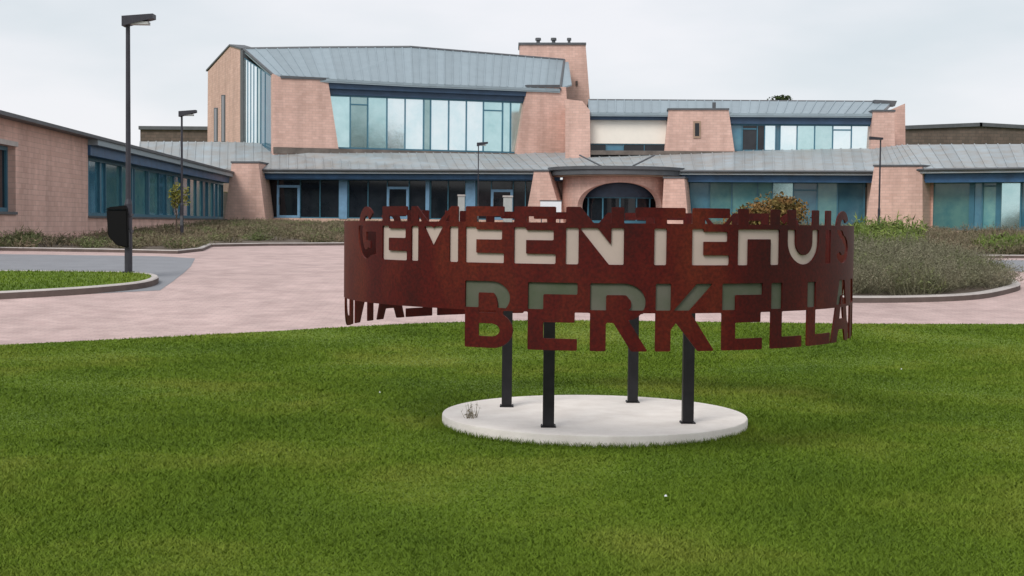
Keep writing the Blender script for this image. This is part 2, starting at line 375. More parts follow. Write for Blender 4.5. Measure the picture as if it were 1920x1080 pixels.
# longer fringe where the mower misses: round the concrete disc
t = rng.uniform(0, 2*np.pi, 5000); r = RP+.005+np.abs(rng.normal(0, .03, 5000))
o = blades('grass_fringe', np.stack([SC.x+r*np.cos(t), SC.y+r*np.sin(t)], 1), .05, .008, .8, M_['grass'], .033); tag(o, 'taller grass left unmown around the white concrete disc', 'grass', kind='stuff')
# little white flowers in the lawn
fl = MB()
for px, py in [(1248, 945), (712, 745), (1690, 700)]:
    g = G(px, py); fl.tube((g.x, g.y, g.z+.05), (g.x, g.y, g.z+.060), .010, .005, 7)
tag(fl.build('clover_flowers', M_['white']), 'tiny white flowers scattered through the lawn', 'flowers', kind='stuff')

# ------------------------------------------------------------------ bed plants
def stems(name, poly, n, h, mt, off, label, cat, leaf=5, spread=.35, clump=1.1, size=.03, hvar=None):
    xs = [p[0] for p in poly]; ys = [p[1] for p in poly]
    cx = rng.uniform(min(xs), max(xs), 4000); cy = rng.uniform(min(ys), max(ys), 4000); kk = inside(poly, cx, cy); cx, cy = cx[kk], cy[kk]
    m_ = min(len(cx), max(8, int(n/60))); cx, cy = cx[:m_], cy[:m_]
    ch = rng.uniform(.65, 1.2, m_); ci = rng.integers(0, m_, n)
    ang = rng.uniform(0, 2*np.pi, n); rr = clump*np.sqrt(rng.random(n))*.5
    bx = cx[ci]+np.cos(ang)*rr*.4; by = cy[ci]+np.sin(ang)*rr*.4
    kk = inside(poly, bx, by); bx, by, ci, ang, rr = bx[kk], by[kk], ci[kk], ang[kk], rr[kk]; n = len(bx)
    H = h*ch[ci]*rng.uniform(.6, 1.1, n)*(1-.45*(rr/(clump*.5))**2)
    if hvar is not None: H = H*hvar(bx, by)
    bz = EYE+np.interp(by, TY, TZ)+off
    tx = bx+np.cos(ang)*rr*spread*2+rng.normal(0, .05, n); ty = by+np.sin(ang)*rr*spread*2+rng.normal(0, .05, n); tz = bz+H
    out = []
    w = size*.22; a2 = rng.uniform(0, 2*np.pi, n)
    V = np.zeros((n, 3, 3)); V[:, 0] = np.stack([bx-np.cos(a2)*w, by-np.sin(a2)*w, bz], 1); V[:, 1] = np.stack([bx+np.cos(a2)*w, by+np.sin(a2)*w, bz], 1); V[:, 2] = np.stack([tx, ty, tz], 1); out.append(V)
    for q in range(leaf):
        t = rng.uniform(.25, 1.0, n)[:, None]; c = np.stack([bx, by, bz], 1)*(1-t)+np.stack([tx, ty, tz], 1)*t
        d1 = rng.normal(0, 1, (n, 3)); d1 /= np.linalg.norm(d1, axis=1)[:, None]; d2 = rng.normal(0, 1, (n, 3)); d2 /= np.linalg.norm(d2, axis=1)[:, None]
        s = size*rng.uniform(.6, 1.6, n)[:, None]; V = np.zeros((n, 3, 3)); V[:, 0] = c-d2*s*.3; V[:, 1] = c+d2*s*.3; V[:, 2] = c+d1*s*2.0+np.array([0, 0, .5])*s; out.append(V)
    o = tris(name, np.concatenate(out), mt); return tag(o, label, cat, kind='stuff')
HV = lambda x, y: np.clip(1.05-.42*np.clip((x/y-.285)/.06, 0, 1), .3, 1.05)
stems('border_plants', bed1, 30000, .31, M_['olive'], .08, 'low olive brown planting along the foot of the left wing', 'plants', clump=1.5, size=.04, leaf=4, spread=.25)
stems('border_plants', [p for p in bed1], 12000, .28, M_['bedgreen'], .08, 'grey green tufts mixed through the left planting bed', 'plants', clump=1.2, size=.04, leaf=4, spread=.25)
wl0 = gp([(-90, 468), (0, 469), (70, 470), (70, 458), (0, 457), (-60, 457)]); stems('border_plants', wl0, 3000, .42, M_['bedgreen'], .08, 'grass like tufts below the leftmost window', 'plants', clump=1.0, size=.04, leaf=4, spread=.25)
stems('lavender_planting', isl, 17000, .74, M_['sage'], .1, 'grey lavender like planting filling the kerbed island on the right', 'plants', clump=1.3, size=.022, leaf=8, spread=.5, hvar=HV)
stems('island_shrubs', isl, 4000, .50, M_['bedgreen'], .1, 'green leafy plants growing low in the right kerbed island', 'plants', clump=1.0, size=.035, leaf=8, hvar=HV)
stems('border_plants', bed2, 20000, .5, M_['olive'], .08, 'brownish planting along the foot of the right wing', 'plants', clump=1.6, size=.04, leaf=5)
g1 = gp([(1600, 477), (1720, 480), (1730, 458), (1600, 455)]); stems('border_plants', g1, 1500, .9, M_['greenleaf'], .08, 'bright green clump beside the lamp at the right wing', 'plants', clump=1.5, size=.07, leaf=7)
g2 = gp([(1835, 482), (2050, 483), (2050, 466), (1850, 466)]); stems('border_plants', g2, 1800, .5, M_['greenleaf'], .08, 'low green planting by the right hand road edge', 'plants', clump=1.5, size=.07, leaf=6)

def crown(name, c, r, n, size, mt, parent, lobes=9, sp=.42):
    c = np.array(c, float); r = np.array(r, float)
    L = [(rng.normal(0, sp, 3), rng.uniform(.35, .62)) for _ in range(lobes)]
    pts = []
    for (o_, s) in L:
        d = rng.normal(0, 1, (n//lobes, 3)); d /= np.linalg.norm(d, axis=1)[:, None]; rad = s*rng.random((n//lobes, 1))**.4
        pts.append(o_+d*rad)
    p = np.concatenate(pts); p = c+p*r; n = len(p)
    a = rng.normal(0, 1, (n, 3)); a /= np.linalg.norm(a, axis=1)[:, None]; b = np.cross(a, rng.normal(0, 1, (n, 3))); b /= np.linalg.norm(b, axis=1)[:, None]
    s = size*rng.uniform(.6, 1.4, n)[:, None]
    V = np.stack([p-a*s, p-b*s*.5, p+a*s, p+b*s*.5], 1)
    return tris(name, V, mt, parent, 4)
def tree(name, base, h, tr, cr_, n, size, mt, label, cat, group=None, crz=.62, sp=.42):
    t = empty(name, base); tag(t, label, cat, group)
    mb = MB(); b = Vector(base); mid = b+Vector((.02*h, .01*h, h*.4)); top = b+Vector((0, 0, h*.8))
    mb.tube(b-Vector((0, 0, .1)), mid, tr, tr*.75, 8, False); mb.tube(mid, top, tr*.75, tr*.25, 8, False)
    for k in range(7):
        a = k*2.4; q = b+Vector((0, 0, h*(.38+.05*k))); mb.tube(q, q+Vector((math.cos(a)*cr_[0]*.7, math.sin(a)*cr_[1]*.7, h*.2)), tr*.4, tr*.1, 6, False)
    mb.build('trunk', M_['bark'], t)
    crown('crown', (b.x, b.y, b.z+h*crz), cr_, n, size, mt, t, sp=sp); return t

g = G(329, 446); tree('young_tree', (g.x, g.y, g.z), 1.95, .035, (.42, .42, .55), 700, .05, M_['yellowleaf'], 'small young tree with sparse yellow green leaves by left wing', 'tree', crz=.78)
g = G(1440, 452); sh = empty('shrub', (g.x, g.y, g.z)); tag(sh, 'rounded shrub turning orange, behind the top of the ring sign', 'shrub')
mb = MB()
for k in range(9):
    a = k*.7; mb.tube((g.x, g.y, g.z), (g.x+math.cos(a)*.6, g.y+math.sin(a)*.6, g.z+1.2), .03, .01, 5, False)
mb.build('stem', M_['bark'], sh); crown('crown', (g.x, g.y, g.z+.95), (1.75, 1.5, 1.15), 7000, .07, M_['autumn'], sh, lobes=14, sp=.2)
g = P(1438, 400, 118); tree('tree', (g.x, g.y, terr(118)), 10.5, .2, (2.0, 2.0, 1.1), 4000, .16, M_['darkleaf'], 'dark treetop just showing above the long low roof', 'tree', crz=.925, sp=.3)

# ------------------------------------------------------------------ facades
class Fac:
    """a vertical facade through two plan points given as pixel column and distance"""
    def __init__(s, px0, Y0, px1, Y1, py=330):
        a = P(px0, py, Y0); b = P(px1, py, Y1); s.a = Vector((a.x, a.y, 0)); d = Vector((b.x-a.x, b.y-a.y, 0)); s.L = d.length; s.u = d.normalized()
        n = Vector((s.u.y, -s.u.x, 0)); s.n = n if n.dot(-s.a) > 0 else -n
    def hit(s, px, py):
        r = ray(px, py); o = Vector((0, 0, EYE)); t = (s.a-o).dot(s.n)/r.dot(s.n); p = o+r*t; return (p-s.a).dot(s.u), p.z
    def w(s, u, z, d=0): p = s.a+s.u*u+s.n*d; return Vector((p.x, p.y, z))
    def s_at(s, px, py=330): return s.hit(px, py)[0]
    def prism(s, mb, pts, d0, d1):
        mb.prism([s.w(u, z, d0) for u, z in pts], s.n*(d1-d0))
    def pxprism(s, mb, px, d0, d1): s.prism(mb, [s.hit(*p) for p in px], d0, d1)
    def box(s, mb, u0, u1, z0, z1, d0, d1): s.prism(mb, [(u0, z0), (u1, z0), (u1, z1), (u0, z1)], d0, d1)

TH = empty('town_hall', (0, 80, terr(80)))
tag(TH, 'pink brick town hall with grey metal roofs and blue framed glazing', 'building')
def window(fc, us, z0, z1, mats, d=0., fw=.09, fm='frame', top=None, name='window', transom=None, dep=.12, label=None, heavy=()):
    """frame (part) with its mullions and panes (sub-parts); us: positions of the uprights; top: optional function giving head height"""
    tp = top or (lambda u: z1)
    fr = MB(); u0, u1 = us[0], us[-1]
    fc.box(fr, u0, u1, z0, z0+fw, d-dep, d); fc.prism(fr, [(u0, tp(u0)-fw), (u1, tp(u1)-fw), (u1, tp(u1)), (u0, tp(u0))], d-dep, d)
    fc.prism(fr, [(u0, z0+fw), (u0+fw, z0+fw), (u0+fw, tp(u0+fw)-fw), (u0, tp(u0)-fw)], d-dep, d-.002)
    fc.prism(fr, [(u1-fw, z0+fw), (u1, z0+fw), (u1, tp(u1)-fw), (u1-fw, tp(u1-fw)-fw)], d-dep, d-.002)
    w = fr.build(name, M_[fm], TH)
    if label: w['label'] = label
    for i in range(len(us)-1):
        a, b = us[i], us[i+1]; g = MB(); tilt = random.uniform(-.012, .012)
        pts = [(a, z0+.02), (b, z0+.02), (b, tp(b)-.02), (a, tp(a)-.02)]
        fc.prism(g, pts, d-dep*.75, d-dep*.75+.02)
        g.v = [tuple(Vector(v)+fc.n*(tilt*((Vector(v)-fc.a).dot(fc.u)-(a+b)/2))) for v in g.v]
        g.build('pane', M_[mats[i % len(mats)]], w)
        if i > 0:
            mw = fw*.7 if i not in heavy else fw*2.2
            q = MB(); fc.prism(q, [(a-mw/2, z0+fw), (a+mw/2, z0+fw), (a+mw/2, tp(a)-fw), (a-mw/2, tp(a)-fw)], d-dep*.9, d+.015); q.build('mullion', M_[fm], w)
        if transom and i in transom:
            zt = z0+(z1-z0)*transom[i]; q = MB(); fc.box(q, a+.05, b-.05, zt, zt+.08, d-dep*.9, d+.012); q.build('transom', M_[fm], w)
    return w
def part(name, mb, m, label=None, **k):
    o = mb.build(name, M_[m], TH, **k)
    if label: o['label'] = label
    return o
def zof(fc, px, py): return fc.hit(px, py)[1]

ZE = EYE + 98/F*84                      # eave of the ground floor
GB = terr(84)-.3
# ---- ground floor, centre
F1 = Fac(440, 84.4, 1640, 77.9)
F3 = Fac(1735, 74.4, 2080, 69.6)
a = F1.w(F1.L, 0); b = F3.w(0, 0)
zs1 = zof(F1, 580, 409)                 # foot of the central glazing
zs2 = zof(F1, 1500, 433); zs3 = zof(F3, 1800, 433)
REC = -.9                                # glazing set back under the eaves
def gw(fc, cols, py=380, d=REC): 
    # pixel columns -> positions on the set-back plane
    out = []
    for c in cols:
        r = ray(c, py); o = Vector((0, 0, EYE)); t = (fc.a+fc.n*d-o).dot(fc.n)/r.dot(fc.n); out.append((o+r*t-fc.a).dot(fc.u))
    return out
# solid wall behind glazing line and plinths
mb = MB(); u0, u1 = gw(F1, [436, 1045]); F1.box(mb, u0, u1, GB-1, zs1, REC-.35, REC+.12); part('wall', mb, 'brick', 'low brick plinth under the dark central glazing')
mb = MB(); u0, u1 = gw(F1, [1250, 1640]); F1.box(mb, u0, u1, GB-1.2, zs2, REC-.35, REC+.12); part('wall', mb, 'brick', 'brick plinth under glazing right of the entrance')
mb = MB(); F3.box(mb, -.3, F3.L, GB-1.6, zs3, REC-.35, REC+.12); part('wall', mb, 'brick', 'brick plinth under the far right glazing')
ZW = ZE-.50
mb = MB(); u0, u1 = gw(F1, [1022, 1288]); F1.box(mb, u0, u1, GB-1, ZW, REC-.35, REC-.05); part('wall', mb, 'brick')
# central dark glazing, split by light blue columns and doors
cols = [500, 521, 563, 600, 637]; us = gw(F1, cols)
window(F1, us, zs1, ZW, ['g_dark'], d=REC, fm='frame', fw=.07)
cols = [652, 690, 726, 767, 800]; window(F1, gw(F1, cols), zs1, ZW, ['g_dark'], d=REC, fw=.07)
cols = [806, 840, 874]; window(F1, gw(F1, cols), zs1, ZW, ['g_dark'], d=REC, fw=.07)
cols = [892, 921, 962, 985, 1030]; window(F1, gw(F1, cols), zs1, ZW, ['g_dark'], d=REC, fw=.07)
for c0, c1, nm in ((637, 652, 'column'), (799, 806, 'column'), (874, 892, 'column')):
    s0, s1 = gw(F1, [c0, c1]); mb = MB(); F1.box(mb, s0, s1, zs1-.02, ZW+.05, REC-.15, REC+.16); part(nm, mb, 'lightframe')
def door(fc, c0, c1, pt, zb, d):
    s0, s1 = gw(fc, [c0, c1]); zt = zb+(408-pt)/F*84; fw = .15; fr = MB(); d1 = d+.10
    fc.box(fr, s0, s0+fw, zb+.01, zt, d-.05, d1); fc.box(fr, s1-fw, s1, zb+.01, zt, d-.05, d1); fc.box(fr, s0+fw, s1-fw, zt-fw, zt, d-.05, d1-.002); fc.box(fr, s0+fw, s1-fw, zb+.01, zb+.16, d-.05, d1-.002)
    w = fr.build('door', M_['lightframe'], TH)
    g = MB(); fc.box(g, s0+fw-.01, s1-fw+.01, zb+.14, zt-fw+.01, d+.02, d+.045); g.build('pane', M_['g_dark'], w)
    h = MB(); h.tube(fc.w(s0+fw*1.1, zb+.8, d1+.05), fc.w(s0+fw*1.1, zb+1.25, d1+.05), .02); h.tube(fc.w(s0+fw*1.1, zb+.85, d1+.05), fc.w(s0+fw*1.1, zb+.85, d1-.01), .015); h.build('handle', M_['coping'], w)
door(F1, 520, 563, 346, zs1, REC); door(F1, 726, 767, 348, zs1, REC); door(F1, 921, 962, 352, zs1, REC)
# teal glazing right of the entrance
cols = [1290, 1330, 1372, 1420, 1448, 1487, 1532, 1570, 1622]
window(F1, gw(F1, cols), zs2, ZW, ['g_blue', 'g_green', 'g_green', 'g_green', 'g_teal', 'g_blue', 'g_green', 'g_blue'], d=REC, fw=.1, transom={5: .8})
us = gw(F3, [1738, 1822, 1842, 1872, 1914, 1960, 2010, 2075])
window(F3, us, zs3, ZW, ['g_green', 'g_blue', 'g_green', 'g_pale', 'g_blue', 'g_green', 'g_teal'], d=REC, fw=.12, heavy=(1, 3), transom={2: .85})
mb = MB(); mb.prism([F1.w(F1.L-.3, GB-1.2, REC), F3.w(.2, GB-1.2, REC), F3.w(.2, ZW, REC), F1.w(F1.L-.3, ZW, REC)], Vector((0, .3, 0))); part('wall', mb, 'brick')

# fascia: dark blue boards under the apron roof
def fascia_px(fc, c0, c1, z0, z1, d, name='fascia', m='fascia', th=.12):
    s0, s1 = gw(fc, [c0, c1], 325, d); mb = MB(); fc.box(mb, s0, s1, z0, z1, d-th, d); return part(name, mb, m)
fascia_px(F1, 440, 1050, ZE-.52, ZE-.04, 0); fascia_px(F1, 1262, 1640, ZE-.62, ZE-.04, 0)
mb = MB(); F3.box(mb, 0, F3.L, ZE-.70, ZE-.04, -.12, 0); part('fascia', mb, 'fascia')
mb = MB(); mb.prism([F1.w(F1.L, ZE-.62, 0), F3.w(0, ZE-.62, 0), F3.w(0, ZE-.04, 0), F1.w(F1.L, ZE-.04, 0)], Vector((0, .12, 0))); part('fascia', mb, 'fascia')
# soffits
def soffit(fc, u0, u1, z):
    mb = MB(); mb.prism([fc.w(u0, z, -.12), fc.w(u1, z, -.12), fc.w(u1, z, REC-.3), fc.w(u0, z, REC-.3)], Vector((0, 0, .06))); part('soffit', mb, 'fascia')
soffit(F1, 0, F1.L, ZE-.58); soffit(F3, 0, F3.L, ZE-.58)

# ---- the lower apron roof: eave and top lines in plan, split into standing-seam panels
def roof_strips(name, ev, tp, spacing, m='roof', th=.06, label=None, parent=None):
    """ev/tp: matching 3D polylines (eave, top); one panel object per bay, each with its raised seam"""
    base = MB(); 
    for i in range(len(ev)-1):
        dz = Vector((0, 0, .16)); base.prism([ev[i]-dz, ev[i+1]-dz, tp[i+1]-dz, tp[i]-dz], Vector((0, 0, -th)))
    r = part(name, base, m, label)
    for i in range(len(ev)-1):
        L = (ev[i+1]-ev[i]).length; n = max(1, round(L/spacing)); up = Vector((0, 0, 1))
        for k in range(n):
            t0, t1 = k/n, (k+1)/n
            e0, e1, p0, p1 = ev[i].lerp(ev[i+1], t0), ev[i].lerp(ev[i+1], t1), tp[i].lerp(tp[i+1], t0), tp[i].lerp(tp[i+1], t1)
            q = MB(); g = .004
            q.prism([e0-up*.14, e1-up*.14, p1-up*.14, p0-up*.14], up*.164)
            w = (e1-e0)*(0.07/max((e1-e0).length, .1)); w2 = (p1-p0)*(0.07/max((p1-p0).length, .1))
            q.prism([e0+up*.026, e0+w+up*.026, p0+w2+up*.026, p0+up*.026], up*.045)
            q.build('roof_panel', M_[m], r)
    return r
def Pz(px, Y, z, py=300): p = P(px, py, Y); return Vector((p.x, p.y, z))
OH = .35
def ev1(px): 
    s = gw(F1, [px], 320, OH)[0]; return F1.w(s, ZE, OH)
ev = [Pz(255, 85.7, ZE), ev1(440), ev1(1000), ev1(1375), F1.w(F1.L, ZE, OH), F3.w(0, ZE, OH), F3.w(F3.L, ZE, OH)]
tp = [P(262, 266, 91), P(440, 267, 91), P(965, 288, 93.3), P(1375, 283, 88.4), P(1632, 279, 87.6), P(1700, 272, 86), P(2080, 270, 78)]
roof_strips('roof', ev, tp, .55, m='roof_old', label='long grey metal roof above the ground floor')
mb = MB()   # gutter along the eave
for i in range(1, len(ev)-1):
    mb.tube(ev[i]+Vector((0, -.06, -.03)), ev[i+1]+Vector((0, -.06, -.03)), .07, n=8)
part('gutter', mb, 'coping')
mb = MB()   # roof behind the apron on the far right, flat
mb.prism([tp[4]-Vector((0, 0, .1)), tp[5]-Vector((0, 0, .1)), tp[6]-Vector((0, 0, .1)), tp[6]+Vector((6, 14, -.3)), tp[4]+Vector((4, 14, -.3))], Vector((0, 0, .06))); part('roof', mb, 'coping')

# ---- brick buttress piers of the ground floor
def pier(fc, px, d0, d1, label=None, cope=True):
    mb = MB(); fc.pxprism(mb, px, d0, d1)
    o = part('pier', mb, 'brick', label)
    if cope:
        tops = sorted(px, key=lambda p: p[1])[:2]; tops.sort()
        (sa, za), (sb, zb) = fc.hit(*tops[0]), fc.hit(*tops[1]); c = MB()
        fc.prism(c, [(sa-.05, za+.003), (sb+.05, zb+.003), (sb+.05, zb+.10), (sa-.05, za+.10)], d0-.04, d1+.05); c.build('coping', M_['coping'], o)
    return o
Fp = lambda px, Y: Fac(px, Y, px+100, Y*.995)
pier(Fac(430, 83.4, 510, 83.2), [(420, 440), (504, 440), (487, 306), (437, 306)], -2.2, .3, 'tapered brick pier where the left wing ends')
pier(Fac(1000, 80.2, 1100, 79.6), [(984, 430), (1062, 430), (1030, 322), (1003, 322)], -1.9, .3, 'tapered brick pier left of the entrance')
pier(Fac(1240, 78.6, 1300, 78.2), [(1240, 440), (1294, 440), (1284, 335), (1246, 335)], -1.9, .3, 'narrow brick pier right of the entrance')
pier(Fac(1630, 76.6, 1740, 74.6), [(1624, 455), (1737, 455), (1736, 313), (1646, 313)], -3.4, .5, 'wide tapered brick pier on the right wing')

# ---- entrance: round canopy over a bowed brick wall with an arched opening
EC = P(1157, 340, 81.5); EC = Vector((EC.x, EC.y, 0)); RC = 3.95
def arc_prism(mb, c, r0, r1, z0, z1, a0, a1, n=40, top=None):
    """ring sector solid; angle 0 points to the camera"""
    def pt(r, a, z): return (c.x+r*math.sin(a), c.y-r*math.cos(a), z)
    for i in range(n):
        A, B = a0+(a1-a0)*i/n, a0+(a1-a0)*(i+1)/n
        b = len(mb.v); mb.v += [pt(r0, A, z0), pt(r0, B, z0), pt(r1, B, z0), pt(r1, A, z0), pt(r0, A, z1), pt(r0, B, z1), pt(r1, B, z1), pt(r1, A, z1)]
        mb.f += [(b, b+1, b+2, b+3), (b+4, b+7, b+6, b+5), (b+3, b+2, b+6, b+7), (b, b+4, b+5, b+1)]
        if i == 0: mb.f.append((b, b+3, b+7, b+4))
        if i == n-1: mb.f.append((b+1, b+5, b+6, b+2))
zc1 = EYE+(423-313)/F*77.6; zc0 = zc1-.42
mb = MB(); arc_prism(mb, EC, .05, RC, zc0, zc1, -1.62, 1.62); cn = part('canopy', mb, 'coping', 'round dark canopy over the main entrance')
mb = MB(); arc_prism(mb, EC, RC, RC+.09, zc1-.13, zc1+.05, -1.62, 1.62); mb.build('canopy_rim', M_['coping'], cn)
mb = MB(); arc_prism(mb, EC, 1.2, RC-.12, zc0-.08, zc0-.003, -1.6, 1.6); mb.build('soffit', M_['soffit'], cn)
for sg in (-1, 1):                        # flashing struts on the canopy
    mb = MB(); p = P(1157+sg*45, 300, 80.5); q = P(1157+sg*30, 311, 78.6); mb.tube(Vector(P(1157+sg*70, 291, 82.5)), Vector(q), .05, n=6); mb.build('stay', M_['coping'], cn)

def sheet(fu, us, vs, mp_out, mp_in):
    """solid sheet from the positive region of the field fu[i,j] on the grid us x vs (marching squares)"""
    V, Fc, idx = [], [], {}
    def vid(key, u, v):
        if key not in idx:
            idx[key] = len(V); V.append(mp_out(u, v)); V.append(mp_in(u, v))
        return idx[key]
    nu, nv = fu.shape; pos = fu > 0
    full = pos[:-1, :-1] & pos[1:, :-1] & pos[:-1, 1:] & pos[1:, 1:]; anyp = pos[:-1, :-1] | pos[1:, :-1] | pos[:-1, 1:] | pos[1:, 1:]
    for i in range(nu-1):
        j = 0
        while j < nv-1:
            if full[i, j]:
                k = j
                while k+1 < nv-1 and full[i, k+1]: k += 1
                a, b, c, d = vid((i, j), us[i], vs[j]), vid((i+1, j), us[i+1], vs[j]), vid((i+1, k+1), us[i+1], vs[k+1]), vid((i, k+1), us[i], vs[k+1])
                Fc.append((a, b, c, d)); Fc.append((d+1, c+1, b+1, a+1)); j = k+1; continue
            if anyp[i, j]:
                cs = [(i, j), (i+1, j), (i+1, j+1), (i, j+1)]; pl = []; fl_ = []
                for q in range(4):
                    A, B = cs[q], cs[(q+1) % 4]; fa, fb = fu[A], fu[B]
                    if fa > 0: pl.append(vid(A, us[A[0]], vs[A[1]])); fl_.append(0)
                    if (fa > 0) != (fb > 0):
                        t = fa/(fa-fb); key = (min(A, B), max(A, B)); pl.append(vid(key, us[A[0]]*(1-t)+us[B[0]]*t, vs[A[1]]*(1-t)+vs[B[1]]*t)); fl_.append(1 if fa > 0 else 2)
                if len(pl) >= 3:
                    Fc.append(tuple(pl)); Fc.append(tuple(p+1 for p in reversed(pl)))
                    for q in range(len(pl)):
                        if fl_[q] == 1 and fl_[(q+1) % len(pl)] == 2: a, b = pl[q], pl[(q+1) % len(pl)]; Fc.append((b, a, a+1, b+1))
            j += 1
    return V, Fc
def sheet_obj(name, V, Fc, m, parent):
    me = bpy.data.meshes.new(name); me.from_pydata(V, [], Fc); me.update(); me.materials.append(m); finish_uv(me); return link(name, me, parent)
# bowed brick wall with arch
RW = 3.2; us = np.linspace(-1.45, 1.45, 91); vs = np.linspace(GB-1, zc0-.085, 60); U, Vv = np.meshgrid(us, vs, indexing='ij')
zspr = EYE+(423-388)/F*79; zap = EYE+(423-342)/F*78.3; half = .84
arch = np.where(Vv < zspr, half-np.abs(U), (1-np.sqrt((U/half)**2+(np.maximum(Vv-zspr, 0)/(zap-zspr))**2))*half)
fld = -arch; fld[0, :] = fld[-1, :] = -.01; fld[:, 0] = fld[:, -1] = -.01
V, Fc = sheet(fld, us, vs, lambda u, v: (EC.x+RW*math.sin(u), EC.y-RW*math.cos(u), v), lambda u, v: (EC.x+(RW-.4)*math.sin(u), EC.y-(RW-.4)*math.cos(u), v))
o = sheet_obj('wall', V, Fc, M_['brick'], TH); o['label'] = 'bowed brick entrance wall with an arched opening'
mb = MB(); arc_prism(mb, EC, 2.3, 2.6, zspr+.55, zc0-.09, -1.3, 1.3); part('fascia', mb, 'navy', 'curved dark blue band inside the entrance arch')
fr = MB(); arc_prism(fr, EC, 2.35, 2.5, GB, zs1+.02, -1.3, 1.3); w = fr.build('window', M_['frame'], TH); fr = MB(); arc_prism(fr, EC, 2.36, 2.48, zspr+.49, zspr+.55, -1.3, 1.3); fr.build('head_rail', M_['frame'], w)
for k in range(6):
    a0 = -1.2+k*.4; g = MB(); arc_prism(g, EC, 2.39, 2.41, zs1+.02, zspr+.49, a0, a0+.4, 4); g.build('pane', M_['g_dark'], w)
    g = MB(); a = a0; g.tube((EC.x+2.44*math.sin(a), EC.y-2.44*math.cos(a), zs1), (EC.x+2.44*math.sin(a), EC.y-2.44*math.cos(a), zspr+.5), .05, n=6); g.build('mullion', M_['frame'], w)

# ---- left wing
FL = Fac(0, 39.4, 430, 84)
# make it run along the measured line
zl = EYE+91/F*84
n_ = Vector((-FL.u.y, FL.u.x, 0)); FL.n = n_ if n_.x > 0 else -n_
def lhit(px, py, d=0):
    r = ray(px, py); o = Vector((0, 0, EYE)); t = (FL.a+FL.n*d-o).dot(FL.n)/r.dot(FL.n); p = o+r*t; return (p-FL.a).dot(FL.u), p.z
sB = lhit(165, 350)[0]; sE = FL.L-.3
mb = MB(); s_w0, z_w1 = lhit(29, 275); z_w0 = lhit(20, 397)[1]
S0 = -2.6
FL.box(mb, s_w0, sB, GB-1.3, zl-.06, -.5, 0)
FL.box(mb, S0, s_w0, GB-1.3, z_w0, -.5, 0); FL.box(mb, S0, s_w0, z_w1, zl-.06, -.5, 0); FL.box(mb, S0-.6, S0, GB-1.3, zl-.06, -9, 0)
part('wall', mb, 'brick', 'brick end wall of the left wing')
window(FL, [S0, -.9, s_w0], z_w0, z_w1, ['g_dark', 'g_dark'], d=-.22, fw=.12, fm='frame')
mb = MB(); FL.box(mb, S0+.05, s_w0+.12, z_w1, z_w1+.14, .003, .05); part('lintel', mb, 'kerb', 'pale lintel over the leftmost window')
mb = MB(); FL.box(mb, S0, s_w0, z_w0-.08, z_w0, -.2, .06); part('sill', mb, 'coping')
zsl = lhit(165, 408)[1]
mb = MB(); FL.box(mb, sB, sE, GB-1.3, zsl, -.5, -.06); part('wall', mb, 'brick', 'brick plinth under the left wing glazing')
mb = MB(); FL.box(mb, sB, sE, zsl, zsl+.07, -.5, .02); part('sill', mb, 'coping')
ztl = lhit(170, 292)[1]
pxs = [165, 188, 198, 228, 248, 252, 275, 279, 298, 312, 326, 340, 356, 368, 380, 390, 400, 408, 414, 419]
us = sorted(lhit(p, 350, -.3)[0] for p in pxs)
window(FL, us, zsl+.07, ztl, ['g_blue', 'g_blue', 'g_green', 'g_green', 'g_blue', 'g_green', 'g_blue', 'g_green', 'g_blue', 'g_green'], d=-.3, fw=.12, heavy=(1, 4, 7))
mb = MB(); FL.box(mb, sB-.02, sE, ztl, zl-.26, -.5, .10); part('fascia', mb, 'fascia')
mb = MB(); FL.box(mb, sB-.02, sE, zl-.26, zl-.06, -.3, .35); part('gutter', mb, 'roof')
mb = MB(); FL.box(mb, S0-.7, sE+.1, zl-.06, zl+.05, -9, .42); part('roof', mb, 'coping', 'flat dark roof edge of the left wing')
mb = MB(); FL.box(mb, sE-.4, sE, GB-1.3, zl-.06, -9, -.5); FL.box(mb, S0, sE, GB-1.3, zl-.06, -9, -8.6); part('wall', mb, 'brick')

# ---- upper main block
FU = Fac(510, 88, 980, 93)
def uz(px, py): return FU.hit(px, py)
BASE = 5.0
zb_ = lambda px, y: FU.hit(px, y)
def wall_px(fc, px, d0, d1, label=None, name='wall', m='brick'):
    mb = MB(); fc.pxprism(mb, px, d0, d1); return part(name, mb, m, label)
wl_ = wall_px(FU, [(510, 300), (636, 300), (613, 150), (527, 147), (510, 139)], -1.2, .35, 'brick panel with slanted right side on the upper floor')
c = MB(); FU.prism(c, [FU.hit(525, 148), FU.hit(614, 151), FU.hit(614, 147), FU.hit(525, 143)], -1.2, .42); c.build('coping', M_['coping'], wl_)
wr_ = wall_px(FU, [(962, 305), (1066, 305), (1058, 164), (986, 164)], -1.2, .35, 'brick panel below the chimney at the roof end')
c = MB(); FU.prism(c, [FU.hit(984, 165), FU.hit(1046, 165), FU.hit(1046, 160), FU.hit(984, 160)], -1.2, .42); c.build('coping', M_['coping'], wr_)
u0, u1 = FU.s_at(612, 230), FU.s_at(990, 230)
zg0 = (zof(FU, 640, 280)+zof(FU, 960, 286))/2; zg1 = (zof(FU, 640, 181)+zof(FU, 960, 187))/2
cols = [612, 657, 690, 726, 760, 795, 808, 842, 875, 907, 943, 958, 992]
us = [FU.hit(c_, 235)[0] for c_ in cols]
window(FU, us, zg0, zg1, ['g_pale', 'g_teal', 'g_pale', 'g_sky', 'g_sky', 'g_teal', 'g_sky', 'g_sky', 'g_sky', 'g_pale', 'g_pale', 'g_pale'], d=-.05, fw=.10, transom={1: .82, 9: .80})
mb = MB(); FU.box(mb, u0, u1, zg1, zg1+.35, -.4, .05); part('fascia', mb, 'fascia_up')
